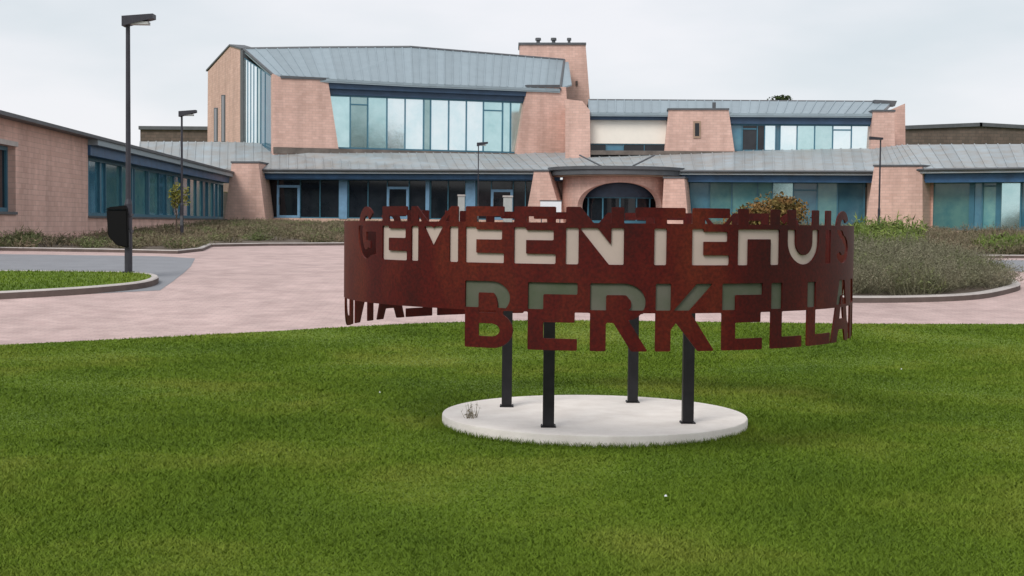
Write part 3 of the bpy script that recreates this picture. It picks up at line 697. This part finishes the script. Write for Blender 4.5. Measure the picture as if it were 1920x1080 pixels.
mb = MB(); FU.box(mb, u0, u1, zg1+.35, zg1+.82, -.3, .28); part('fascia', mb, 'fascia_up')
mb = MB(); FU.box(mb, u0, u1, BASE, zg0, -.5, .0); part('wall', mb, 'coping')
mb = MB(); FU.box(mb, FU.hit(511, 280)[0], FU.hit(962, 288)[0], zg0-.42, zg0-.02, -.3, .42); part('flashing', mb, 'flashing')
mb = MB(); FU.box(mb, FU.hit(962, 288)[0], FU.hit(1062, 288)[0], zg0-.55, zg0-.15, -.3, .40); part('flashing', mb, 'flashing')
# main roof
e0 = FU.w(FU.hit(524, 146)[0], 0, .3); ez = zg1+.86
evm = [Vector((FU.w(FU.hit(512, 142)[0], 0, -.2)[:2]+(ez+.32,))), FU.w(FU.hit(614, 153)[0], ez+.06, .45), FU.w(FU.hit(770, 158)[0], ez, .45), FU.w(FU.hit(1046, 165)[0], ez, .45)]
tpm = [P(457, 92, 95.5), P(600, 90, 95.8), P(770, 89, 96), P(1058, 113, 101)]
evm[0].z = P(512, 140, evm[0].y).z
roof_strips('roof', evm, tpm, .52, label='big sloping grey metal roof of the upper floor')
mb = MB()
for i in range(3): mb.tube(tpm[i], tpm[i+1], .12, n=8)
part('ridge_cap', mb, 'coping')
for a_, b_ in ((tpm[3], evm[3]), (tpm[0], evm[0])):
    mb = MB(); mb.tube(a_, b_, .09, n=8); part('verge_trim', mb, 'coping')
mb = MB(); mb.prism([tpm[0], tpm[1], tpm[2], tpm[3], tpm[3]+Vector((0, 9, -3.2)), tpm[0]+Vector((0, 9, -3.2))], Vector((0, 0, -.08))); part('roof', mb, 'roof', 'rear slope of the upper roof')
# gable glazing following the verge
V0 = P(457, 200, 95.3); V1 = FU.w(FU.hit(511, 200)[0], 0, 0)
FGb = Fac(0, 40, 100, 40); FGb.a = Vector((V0.x, V0.y, 0)); d_ = Vector((V1.x-V0.x, V1.y-V0.y, 0)); FGb.L = d_.length; FGb.u = d_.normalized(); nn = Vector((FGb.u.y, -FGb.u.x, 0)); FGb.n = nn if nn.y < 0 else -nn
zt0 = P(457, 108, 95.3).z; zt1 = P(511, 145, FU.a.y).z
ngl = [0, .14, .25, .36, .48, .6, .75, 1]
window(FGb, [t*FGb.L for t in ngl], 5.6, 0, ['g_sky', 'g_sky', 'g_sky', 'g_sky', 'g_teal', 'g_blue', 'g_blue'], d=0, fw=.05, dep=.05, top=lambda u: zt0+(zt1-zt0)*min(max(u/FGb.L, 0), 1), label='tall glazed gable end with a slanting top')
# gable brick wall left
FGw = Fac(390, 106, 455, 95.6)
wg = wall_px(FGw, [(390, 300), (453, 300), (453, 93), (433, 86), (391, 134)], -1.0, .05, 'tall brick gable wall with two narrow slots')
c = MB(); FGw.prism(c, [FGw.hit(389, 134), FGw.hit(433, 86), FGw.hit(433, 83), FGw.hit(389, 131)], -1.0, .12); FGw.prism(c, [FGw.hit(433, 86.2), FGw.hit(455, 93.2), FGw.hit(455, 90), FGw.hit(433, 83.2)], -1.0, .118); c.build('coping', M_['coping'], wg)
mb = MB(); FGw.pxprism(mb, [(453.2, 300), (458, 300), (458, 95), (453.2, 93)], -.9, .1); part('corner_post', mb, 'coping')
for x0, x1, y0 in ((403, 410, 202), (417, 424, 178)):
    mb = MB(); FGw.pxprism(mb, [(x0, 266), (x1, 266), (x1, y0), (x0, y0)], .052, .09); sl = mb.build('slot_window', M_['coping'], TH)
    mb = MB(); FGw.pxprism(mb, [(x0+1.5, 265), (x1-1.5, 265), (x1-1.5, y0+2), (x0+1.5, y0+2)], .091, .1); mb.build('pane', M_['g_dark'], sl)
# side wall of gable going back
a_ = FGw.w(0, 0); mb = MB(); mb.prism([(a_.x, a_.y+.2, 4), (a_.x, a_.y+10, 4), (a_.x, a_.y+10, FGw.hit(391, 136)[1]-.1), (a_.x, a_.y+.2, FGw.hit(391, 136)[1]-.1)], Vector((.4, 0, 0))); part('wall', mb, 'brick')

# chimney tower
FC = Fac(975, 101.8, 1100, 101.8)
ch = wall_px(FC, [(974, 300), (1106, 300), (1106, 188), (1098, 84), (974, 84)], -3.0, 0, 'broad brick chimney tower', name='chimney')
mb = MB(); FC.pxprism(mb, [(972, 84), (1099, 84), (1099, 80), (972, 80)], -3.1, .1); mb.build('coping', M_['coping'], ch)
for px in (1009, 1038, 1067):
    p = P(px, 80, 103); w_ = .17 if px < 1060 else .13; q = MB(); q.tube((p.x, p.y, p.z-.3), (p.x, p.y, p.z+.16), w_*.8, n=10); q.tube((p.x, p.y, p.z+.16), (p.x, p.y, p.z+.34), w_*1.3, w_*1.2, n=10); q.build('chimney_pot', M_['coping'], ch)
mb = MB(); FC.pxprism(mb, [(1079, 152), (1083, 152), (1083, 160), (1079, 160)], 0, .12); mb.build('wall_lamp', M_['kerbside'], ch)
# roof flank beside the tower
mb = MB(); mb.prism([P(1058, 116, 100.5), P(1066, 116, 100.9), P(1072, 158, 94.6), P(1046, 166, 93.9)], Vector((0, 0, -.1))); part('roof', mb, 'roof', 'narrow grey roof flank beside the chimney')

wall_px(Fac(1062, 88.3, 1106, 88.2), [(1060, 300), (1107, 300), (1106, 207), (1092, 190), (1060, 186)], -7, .2, 'brick wall stepping down from the chimney')
# ---- upper right block
FR = Fac(1100, 88.6, 1700, 87.4)
zr0 = zof(FR, 1500, 284); zr1 = zof(FR, 1500, 233); zre = zof(FR, 1300, 213)
s0 = FR.s_at(1104, 250); sA = FR.s_at(1250, 250); sC = FR.s_at(1368, 250); sD = FR.s_at(1640, 250)
mb = MB(); FR.box(mb, FR.s_at(1062, 285), FR.s_at(1380, 285), zof(FR, 1300, 292), zof(FR, 1300, 284), -.3, .5); part('flashing', mb, 'flashing')
# white blind bay
zb1 = zof(FR, 1176, 225); zb0 = zof(FR, 1176, 269)
mb = MB(); FR.box(mb, s0, sA, zb0, zb1, -.3, -.2); part('blind', mb, 'blind', 'cream blind drawn over the upper opening')
window(FR, [s0, s0+1.1, s0+2.2, s0+3.5, sA], zof(FR, 1176, 284), zb0, ['g_dark', 'g_blue', 'g_dark', 'g_dark'], d=-.25, fw=.06)
mb = MB(); FR.box(mb, s0, sA, zb1, zre, -.4, .12); part('fascia', mb, 'fascia_up')
wp = wall_px(FR, [(1244, 298), (1378, 298), (1365, 207), (1253, 207)], -1.2, .45, 'brick panel with one slit window on the upper right')
c = MB(); FR.prism(c, [FR.hit(1251, 207.3), FR.hit(1366, 207.3), FR.hit(1366, 204), FR.hit(1251, 204)], -1.2, .52); c.build('coping', M_['coping'], wp)
mb = MB(); FR.pxprism(mb, [(1299, 260), (1313, 260), (1313, 228), (1299, 228)], .451, .50); sl = mb.build('slit_window', M_['soffit'], TH)
mb = MB(); FR.pxprism(mb, [(1302, 256), (1310, 256), (1310, 232), (1302, 232)], .501, .51); mb.build('pane', M_['g_dark'], sl)
cols = [1366, 1392, 1420, 1434, 1455, 1463, 1495, 1528, 1562, 1597, 1640]
window(FR, [FR.hit(c_, 260)[0] for c_ in cols], zr0, zr1, ['g_blue', 'g_dark', 'g_dark', 'g_sky', 'g_blue', 'g_sky', 'g_pale', 'g_pale', 'g_sky', 'g_sky'], d=-.1, fw=.09, transom={1: .8, 8: .78})
mb = MB(); FR.box(mb, sC, sD, zr1, zre, -.4, .12); part('fascia', mb, 'fascia_up')
mb = MB(); FR.box(mb, s0-.5, sD+.5, BASE-.8, zof(FR, 1500, 284.3), -.6, -.02); part('wall', mb, 'coping')
we = wall_px(FR, [(1628, 300), (1676, 300), (1674, 210), (1634, 210)], -1.2, .45, 'slim brick panel at the end of the upper right block')
c = MB(); FR.prism(c, [FR.hit(1632, 210.3), FR.hit(1676, 210.3), FR.hit(1676, 207), FR.hit(1632, 207)], -1.2, .52); c.build('coping', M_['coping'], we)
FE = Fac(1670, 90.6, 1698, 90.4); wall_px(FE, [(1670, 300), (1698, 300), (1697, 194), (1655, 212)], -3, 0, 'brick end wall with a sloping top')
evr = [FR.w(s0-.02, zre, .35), FR.w(sC, zre, .35), FR.w(sD+.2, zre, .35)]
tpr = [P(1103, 188, 93), P(1370, 189.5, 93), P(1672, 191.5, 93)]
roof_strips('roof', evr, tpr, .55, label='narrow grey metal roof of the upper right block')
mb = MB(); mb.tube(tpr[0], tpr[2], .09, n=8); part('ridge_cap', mb, 'coping')
mb = MB(); mb.prism([tpr[0], tpr[2], tpr[2]+Vector((0, 6, -1)), tpr[0]+Vector((0, 6, -1))], Vector((0, 0, -.08))); part('roof', mb, 'coping')
mb = MB(); FR.pxprism(mb, [(1337, 205), (1343, 205), (1343, 191), (1337, 191)], -.6, -.3); part('roof_vent', mb, 'coping')
FV = Fac(1640, 92, 1680, 92); mb = MB(); FV.pxprism(mb, [(1640, 197), (1678, 199), (1682, 189), (1640, 187)], -.6, 0); part('roof_hatch', mb, 'coping', 'dark hatch on the roof corner')
# inner mass so nothing is hollow from the side
mb = MB(); p0 = FR.w(0, 0, -1.3); p1 = FR.w(FR.L-.6, 0, -1.3); mb.prism([(p0.x, p0.y, 2), (p1.x, p1.y, 2), (p1.x, p1.y+4, 2), (p0.x, p0.y+4, 2)], Vector((0, 0, zre-2.2))); part('wall', mb, 'brick')

# ---- buildings behind
def brown_block(px, Y, depth, label):
    t = empty('flat_roofed_building', P(px[0][0], 300, Y)); tag(t, label, 'building')
    fc = Fac(px[0][0], Y, px[-1][0], Y); mb = MB(); pts = [fc.hit(*p) for p in px]
    fc.prism(mb, [(pts[0][0], GB-1)]+pts+[(pts[-1][0], GB-1)], -depth, 0); mb.build('wall', M_['brick_dark'], t)
    mb = MB()
    for a, b in zip(pts[:-1], pts[1:]): fc.prism(mb, [(a[0]-.1, a[1]+.005), (b[0]+.1, b[1]+.005), (b[0]+.1, b[1]+.3), (a[0]-.1, a[1]+.3)], -depth-.2, .2)
    mb.build('roof', M_['coping'], t)
brown_block([(263, 243), (395, 244)], 120, 12, 'low flat brown building far behind the left roof')
brown_block([(1694, 243), (1838, 237), (2100, 252)], 112, 14, 'dark brown building behind the right wing roof')

# ------------------------------------------------------------------ street lamps
def lamp(base, h, label, side=1, r=.06):
    t = empty('street_lamp', base); tag(t, label, 'street lamp', 'street lamps around the forecourt')
    b = Vector(base); mb = MB(); mb.tube(b-Vector((0, 0, .2)), b+Vector((0, 0, h*.27)), r*1.25, n=12); mb.tube(b+Vector((0, 0, h*.27)), b+Vector((0, 0, h*.29)), r*1.25, r*.85, n=12); mb.tube(b+Vector((0, 0, h*.29)), b+Vector((0, 0, h-.1)), r*.85, r*.7, n=12)
    p = mb.build('pole', M_['pole'], t, smooth=True)
    dr = MB(); dr.box((b.x-.045, b.y-r*1.25-.012, b.z+.5), (b.x+.045, b.y-r*1.1, b.z+.85)); dr.build('hatch', M_['coping'], p)
    hd = MB(); x0, x1 = (-.09, .52) if side > 0 else (-.52, .09)
    tilt = .05*side; z = b.z+h
    hd.prism([(b.x+x0, b.y-.13, z-.17-tilt*.5), (b.x+x1, b.y-.13, z-.09+tilt), (b.x+x1, b.y-.13, z+.0+tilt), (b.x+x0, b.y-.13, z-.0)], Vector((0, .26, 0)))
    hh_ = hd.build('lamp_head', M_['pole'], t)
    ln = MB(); ln.box((b.x+x0*.5+.05, b.y-.1, z-.155), (b.x+x1*.8, b.y+.1, z-.1)); ln.build('lens', M_['pale'], hh_)
    bs = MB(); bs.tube(b-Vector((0, 0, .05)), b+Vector((0, 0, .03)), r*2, n=12); bs.build('collar', M_['pole'], t)
g = G(241, 523); L1 = Vector((g.x, g.y, g.z+.12)); d1 = g.y; lamp(L1, 477/F*d1, 'tallest dark street lamp with a bin, on the left lawn')
g = G(341, 449); lamp((g.x, g.y, g.z), (447-208)/F*g.y, 'thin street lamp in front of the left wing', r=.05)
g = P(1647, 452, 66); lamp((g.x, g.y, terr(66)), EYE+(427.8-257)/F*66-terr(66), 'thin street lamp before the wide right brick pier', -1, r=.05)
g = P(896, 400, 77); lamp((g.x, g.y, terr(77)), EYE+(420-268)/F*77-terr(77), 'small distant street lamp before the central dark glazing', r=.04)

# litter bin strapped to the lamp
k = d1/F; bn = empty('litter_bin', (L1.x-.2, L1.y-.1, L1.z)); tag(bn, 'black litter bin hanging on the tall lamp post', 'litter bin')
zb = EYE+(414-460)/F*d1; zt = EYE+(414-394)/F*d1; x0 = L1.x-37*k; x1 = L1.x-6*k; yb = L1.y-.17
mb = MB(); mb.prism([(x0+.03, yb, zb+.18), (x0+.20, yb, zb), (x1+.10, yb, zb-.05), (x1+.08, yb, zt), (x0, yb, zt)], Vector((0, .36, 0))); mb.build('bin_body', M_['bin'], bn, bevel=.02)
mb = MB(); mb.prism([(x0-.02, yb-.02, zt+.004), (x1+.08, yb-.02, zt+.004), (x1+.04, yb-.02, zt+.09), (x0+.06, yb-.02, zt+.05)], Vector((0, .40, 0))); mb.build('lid', M_['bin'], bn, bevel=.01)
mb = MB(); mb.box((x1+.07, L1.y-.08, zb+.25), (L1.x+.08, L1.y+.08, zb+.30)); mb.box((x1+.07, L1.y-.08, zt-.12), (L1.x+.08, L1.y+.08, zt-.07)); mb.build('bracket', M_['pole'], bn)

# white notice board and pale pillars before the entrance
p = P(1031, 388, 76); nb = empty('notice_board', (p.x, p.y, terr(76))); tag(nb, 'white notice board on two posts left of the entrance', 'notice board')
mb = MB(); mb.box((p.x-.52, p.y-.03, p.z-.32), (p.x+.62, p.y+.03, p.z+.30)); mb.build('board', M_['white'], nb)
for sx in (-.45, .55):
    mb = MB(); mb.box((p.x+sx-.03, p.y+.031, terr(76)-.1), (p.x+sx+.03, p.y+.09, p.z+.25)); mb.build('post', M_['coping'], nb)
mb = MB(); mb.box((p.x-.56, p.y-.04, p.z+.301), (p.x+.66, p.y+.04, p.z+.36)); mb.build('top_rail', M_['coping'], nb)
for px, w_, tp_, lb in ((865, .19, 366, 'narrow pale pillar beside the light blue column'), (952, .25, 367, 'broader pale pillar in front of the third door')):
    p = P(px, 400, 77.5); zt = EYE+(421-tp_)/F*77.5; t = empty('pillar', (p.x, p.y, terr(77.5))); tag(t, lb, 'pillar')
    mb = MB(); mb.box((p.x-w_, p.y-w_, terr(77.5)-.1), (p.x+w_, p.y+w_, zt-.1)); mb.build('shaft', M_['pale'], t, bevel=.015)
    mb = MB(); mb.box((p.x-w_*1.15, p.y-w_*1.15, zt-.1), (p.x+w_*1.15, p.y+w_*1.15, zt)); mb.build('cap', M_['kerb'], t, bevel=.01)

# ------------------------------------------------------------------ the ring sign
R = 2.19
pl = MB(); nseg = 96; zg = terr(12.26)
def ringpts(r, z): return [(SC.x+r*math.cos(2*math.pi*i/nseg), SC.y+r*math.sin(2*math.pi*i/nseg), z) for i in range(nseg)]
prof = [(RP-.01, zg-.2), (RP, zg), (RP, -.014), (RP-.006, -.004), (RP-.018, 0)]
for r_, z_ in prof: pl.v += ringpts(r_, z_)
for kx in range(len(prof)-1):
    for i in range(nseg):
        j = (i+1) % nseg; pl.f.append((kx*nseg+i, kx*nseg+j, (kx+1)*nseg+j, (kx+1)*nseg+i))
pl.f.append(tuple((len(prof)-1)*nseg+i for i in range(nseg))); pl.f.append(tuple(reversed(range(nseg))))
tag(pl.build('concrete_disc', M_['concrete'], smooth=True), 'flat round white concrete disc in the lawn under the sign', 'base')

SIGN = empty('ring_sign', (SC.x, SC.y, 0)); tag(SIGN, 'dark rust red ring sign of cut-out letters on four black posts', 'sign')
z_of = lambda py: EYE-(py-422.5)/F*(SC.y-R)
UT, UB = z_of(388), z_of(496)        # upper word: top and foot
ZT, ZB = z_of(418), z_of(587)        # edges of the band
LT, LB = z_of(531), z_of(659)        # lower word
th_g = np.radians(np.linspace(-79, 79, 4000)); px_g = 960+F*(SC.x+R*np.sin(th_g))/(SC.y-R*np.cos(th_g))
th = lambda px: float(np.interp(px, px_g, th_g))
def arcp(cx, cy, rx, ry, a0, a1, n=14): return [(cx+rx*math.cos(math.radians(a0+(a1-a0)*i/n)), cy+ry*math.sin(math.radians(a0+(a1-a0)*i/n))) for i in range(n+1)]
def letter(ch, w, h, t, b):
    """outlines in metres: list of (polygon, solid?)"""
    m_ = h/2
    if ch == 'E': return [([(0, 0), (w, 0), (w, b), (t, b), (t, m_-b/2), (w*.95, m_-b/2), (w*.95, m_+b/2), (t, m_+b/2), (t, h-b), (w, h-b), (w, h), (0, h)], 1)]
    if ch == 'L': return [([(0, 0), (w, 0), (w, b), (t, b), (t, h), (0, h)], 1)]
    if ch == 'I': return [([(0, 0), (w, 0), (w, h), (0, h)], 1)]
    if ch == 'T': return [([(w/2-t/2, 0), (w/2+t/2, 0), (w/2+t/2, h-b), (w, h-b), (w, h), (0, h), (0, h-b), (w/2-t/2, h-b)], 1)]
    if ch == 'H': return [([(0, 0), (t, 0), (t, m_-b/2+.02), (w-t, m_-b/2+.02), (w-t, 0), (w, 0), (w, h), (w-t, h), (w-t, m_+b/2+.02), (t, m_+b/2+.02), (t, h), (0, h)], 1)]
    if ch == 'N': return [([(0, 0), (t, 0), (t, h-t*1.55), (w-t*1.15, 0), (w, 0), (w, h), (w-t, h), (w-t, t*1.55), (t*1.15, h), (0, h)], 1)]
    if ch == 'M': return [([(0, 0), (t, 0), (t, h*.86), (w/2, h*.28), (w-t, h*.86), (w-t, 0), (w, 0), (w, h), (w-t*.8, h), (w/2, h*.60), (t*.8, h), (0, h)], 1)]
    if ch == 'U': return [([(0, h), (0, h*.42)] + arcp(w/2, h*.42, w/2, h*.42, 180, 360) + [(w, h), (w-t, h), (w-t, h*.42)] + arcp(w/2, h*.42, w/2-t, h*.42-b, 360, 180) + [(t, h)], 1)]
    if ch == 'D': return [([(0, 0), (w*.45, 0)] + arcp(w*.45, m_, w*.55, m_, -90, 90) + [(0, h)], 1), ([(t, b), (w*.45, b)] + arcp(w*.45, m_, w*.55-t, m_-b, -90, 90) + [(t, h-b)], 0)]
    if ch == 'B': return [([(0, 0), (w*.6, 0)] + arcp(w*.6, h*.27, w*.4, h*.27, -90, 60) + arcp(w*.56, h*.755, w*.38, h*.245, -50, 90) + [(0, h)], 1),
                          ([(t, b), (w*.56, b)] + arcp(w*.56, h*.27, w*.4-t*.75, h*.27-b, -90, 90) + [(t, h*.54-b)], 0), ([(t, h*.53), (w*.90-t*.8, h*.53), (w*.93-t*.8, h*.66), (w*.90-t*.8, h*.76), (w*.78-t*.6, h-b), (t, h-b)], 0)]
    if ch == 'R': return [([(0, 0), (t, 0), (t, h*.42), (w*.40, h*.42), (w-t*1.05, 0), (w, 0), (w*.66, h*.46)] + arcp(w*.56, h*.72, w*.40, h*.28, -60, 90) + [(0, h)], 1),
                          ([(t, h*.585), (w*.86-t*.9, h*.585), (w*.95-t*.9, h*.64), (w*.95-t*.9, h*.74), (w*.78-t*.6, h-b), (t, h-b)], 0)]
    if ch == 'K': return [([(0, 0), (t, 0), (t, h*.32), (t*1.35, h*.42), (w-t*1.15, 0), (w, 0), (w*.56, h*.60), (w*.97, h), (w*.97-t*1.15, h), (t, h*.56), (t, h), (0, h)], 1)]
    if ch == 'A': return [([(0, 0), (t, 0), (t*1.2+.02, h*.2), (w-t*1.2-.02, h*.2), (w-t, 0), (w, 0), (w/2+t*.6, h), (w/2-t*.6, h)], 1), ([(t*1.35+.02, h*.2+b), (w-t*1.35-.02, h*.2+b), (w/2, h*.78)], 0)]
    if ch == 'G': return [(arcp(w*.5, m_, w*.5, m_, 48, 300, 22) + [(w, h*.10), (w, h*.52), (w*.5, h*.52), (w*.5, h*.52-b), (w-t, h*.52-b), (w-t, h*.2)] + arcp(w*.5, m_, w*.5-t, m_-b, 300, 48, 22), 1)]
    if ch == 'S':
        o_ = arcp(w*.5, h*.73, w*.5, h*.27, 20, 260, 16) + arcp(w*.5, h*.27, w*.5-t, h*.27-b*.9, 80, -160, 16)
        i_ = arcp(w*.5, h*.27, w*.5, h*.27, 200, 440, 16) + arcp(w*.5, h*.73, w*.5-t, h*.27-b*.9, 260, 20, 16)
        return [(o_ + i_, 1)]
def pdist(poly, x, y):
    d = np.full(x.shape, 9.); c = np.zeros(x.shape, bool); n = len(poly)
    for i in range(n):
        x0, y0 = poly[i]; x1, y1 = poly[(i+1) % n]; dx, dy = x1-x0, y1-y0; L2 = dx*dx+dy*dy+1e-12
        t = np.clip(((x-x0)*dx+(y-y0)*dy)/L2, 0, 1); d = np.minimum(d, np.hypot(x-x0-t*dx, y-y0-t*dy))
        if abs(dy) > 1e-9: c ^= ((y0 > y) != (y1 > y)) & (x < dx*(y-y0)/dy+x0)
    return np.where(c, d, -d)
nu = 1500; us = np.linspace(-math.pi*R, math.pi*R, nu+1); vs = np.arange(LB-.012, UT+.014, .0095)
U, Vv = np.meshgrid(us, vs, indexing='ij'); Lu = np.full(U.shape, -1.); Ll = np.full(U.shape, -1.)
def stamp(field, ch, a0, a1, z0, z1, t, b):
    w = (a1-a0)*R; polys = letter(ch, w, z1-z0, t, b)
    for sh in (0, math.pi):
        c = (a0+sh)*R; x = (U-c+math.pi*R) % (2*math.pi*R)-math.pi*R
        sel = np.where((x[:, 0] > -.1) & (x[:, 0] < w+.1))[0]; xs = x[sel]; ys = Vv[sel]-z0; f = None
        for pg, solid in polys:
            d = pdist(pg, xs, ys); f = d if f is None else (np.maximum(f, d) if solid else np.minimum(f, -d))
        field[sel] = np.maximum(field[sel], f)
up = [('E', 716, 762), ('M', 770, 858), ('E', 872, 944), ('E', 963, 1041), ('N', 1060, 1169), ('T', 1190, 1284), ('E', 1297, 1367), ('H', 1383, 1461), ('U', 1476, 1534)]
tu, bu = .092, .072
for ch, p0, p1 in up: stamp(Lu, ch, th(p0), th(p1), UB, UT, tu if ch != 'M' else .078, bu)
a = th(716)-.045; stamp(Lu, 'G', a-.155, a, UB, UT, tu, bu)
a = th(1534)+.05; stamp(Lu, 'I', a, a+.042, UB, UT, tu, bu); a += .042+.05; stamp(Lu, 'S', a, a+.145, UB, UT, tu, bu)
lo = [('B', 872, 962), ('E', 990, 1083), ('R', 1107, 1216), ('K', 1230, 1341), ('E', 1355, 1431), ('L', 1447, 1505)]
tl, bl = .115, .085
for ch, p0, p1 in lo: stamp(Ll, ch, th(p0), th(p1), LB, LT, tl, bl)
a = th(1515)
for ch, w_, g_ in (('L', .165, .012), ('A', .21, .035), ('N', .20, .035), ('D', .19, 0)): stamp(Ll, ch, a, a+w_, LB, LT, tl, bl); a += w_+g_
band = np.minimum(ZT-Vv, Vv-ZB)
cutU = np.minimum(Lu, (ZT-.036)-Vv); cutL = np.minimum(Ll, Vv-(ZB+.014)); posU = np.minimum(Lu, Vv-(ZT-.02)); posL = np.minimum(Ll, (ZB+.02)-Vv)
fld = np.maximum(np.minimum(band, np.minimum(-cutU, -cutL)), np.maximum(posU, posL)); fld[:, 0] = -.001; fld[:, -1] = -.001
fld = np.where(np.abs(fld) < 1e-5, -1e-5, fld)
V, Fc = sheet(fld, us, vs, lambda u, v: (SC.x+R*math.sin(u/R), SC.y-R*math.cos(u/R), v), lambda u, v: (SC.x+(R-.012)*math.sin(u/R), SC.y-(R-.012)*math.cos(u/R), v))
o = sheet_obj('lettered_band', V, Fc, M_['rust'], SIGN)
# plain grey inner band that backs the openings
for sh in (0, math.pi):
    mb = MB(); arc_prism(mb, SC, R-.026, R-.016, UB-.02, ZT-.02, sh+th(711), sh+th(1538), 80); o = mb.build('infill_strip', M_['liner'], SIGN, smooth=True)
    o['label'] = 'pale grey strip backing the upper word'
    mb = MB(); arc_prism(mb, SC, R-.026, R-.016, ZB+.005, LT+.015, sh+th(866), sh+th(1583), 80); o = mb.build('infill_strip', M_['liner2'], SIGN, smooth=True)
    o['label'] = 'dull grey green strip backing the lower word'
# stand-offs between both bands
mb = MB()
for i in range(24):
    a = i*math.pi/12+.06
    for z_ in (ZB+.30, ZT-.34): mb.tube((SC.x+(R-.03)*math.sin(a), SC.y-(R-.03)*math.cos(a), z_), (SC.x+(R-.012)*math.sin(a), SC.y-(R-.012)*math.cos(a), z_), .012, n=6)
mb.build('spacer', M_['post'], SIGN)['kind'] = 'stuff'
def base_at(px, py): r = ray(px, py); t = -EYE/r.z; q = Vector((0, 0, EYE))+r*t; return q
tops = []
for px, py in ((950, 762), (1028, 800), (1186, 754), (1289, 793)):
    q = base_at(px, py); mb = MB(); w_ = .046
    mb.box((q.x-w_, q.y-w_, .012), (q.x+w_, q.y+w_, ZB+.42)); p = mb.build('post', M_['post'], SIGN)
    mb = MB(); mb.box((q.x-.062, q.y-.062, 0.0), (q.x+.062, q.y+.062, .008)); mb.build('foot_plate', M_['post'], p)
    mb = MB()
    for sx, sy in ((1, 1), (1, -1), (-1, 1), (-1, -1)): mb.tube((q.x+sx*.054, q.y+sy*.054, .0082), (q.x+sx*.054, q.y+sy*.054, .014), .005, n=6)
    mb.build('bolts', M_['post'], p)
    d_ = Vector((q.x-SC.x, q.y-SC.y, 0)).normalized(); e_ = SC+d_*(R-.078); mb = MB(); mb.tube((q.x-d_.x*1.0, q.y-d_.y*1.0, ZB+.38), (e_.x, e_.y, ZB+.38), .03, n=8); mb.build('arm', M_['post'], SIGN)
# weed growing over the rim of the disc
V = []; g = G(884, 812)
wp_ = []
for i in range(26):
    a = random.uniform(0, 6.28); l = random.uniform(.02, .07); h = random.uniform(.04, .17); bx, by = g.x+random.uniform(-.05, .05), g.y+random.uniform(-.05, .05)
    V += [(bx-.003, by, 0-.02), (bx+.003, by, 0-.02), (bx+math.cos(a)*l, by+math.sin(a)*l, h)]
    c = np.array((bx+math.cos(a)*l*.7, by+math.sin(a)*l*.7, h*.7)); d = rng.normal(0, .012, 3); V += [tuple(c), tuple(c+d), tuple(c+rng.normal(0, .012, 3))]
tag(tris('weed', np.array(V), M_['olive']), 'spindly weed at the left rim of the concrete disc', 'weed')

# ------------------------------------------------------------------ trees behind the photographer, seen only in the glass
for i in range(8):
    x = -19+i*13+random.uniform(-2, 2); y = -32+random.uniform(-4, 4)
    tree('garden_tree', (x, y, terr(y)), (21 if i == 6 else random.uniform(9, 12)), .22, (4.2, 4.2, 4.2), 3500, .32, M_['darkleaf'], ('tallest leafy tree mirrored as a dark shape in the upper glazing' if i == 6 else 'leafy dark green tree mirrored faintly in the ground floor glass'), 'tree', 'trees mirrored in the glass')
S.render.engine = 'CYCLES'
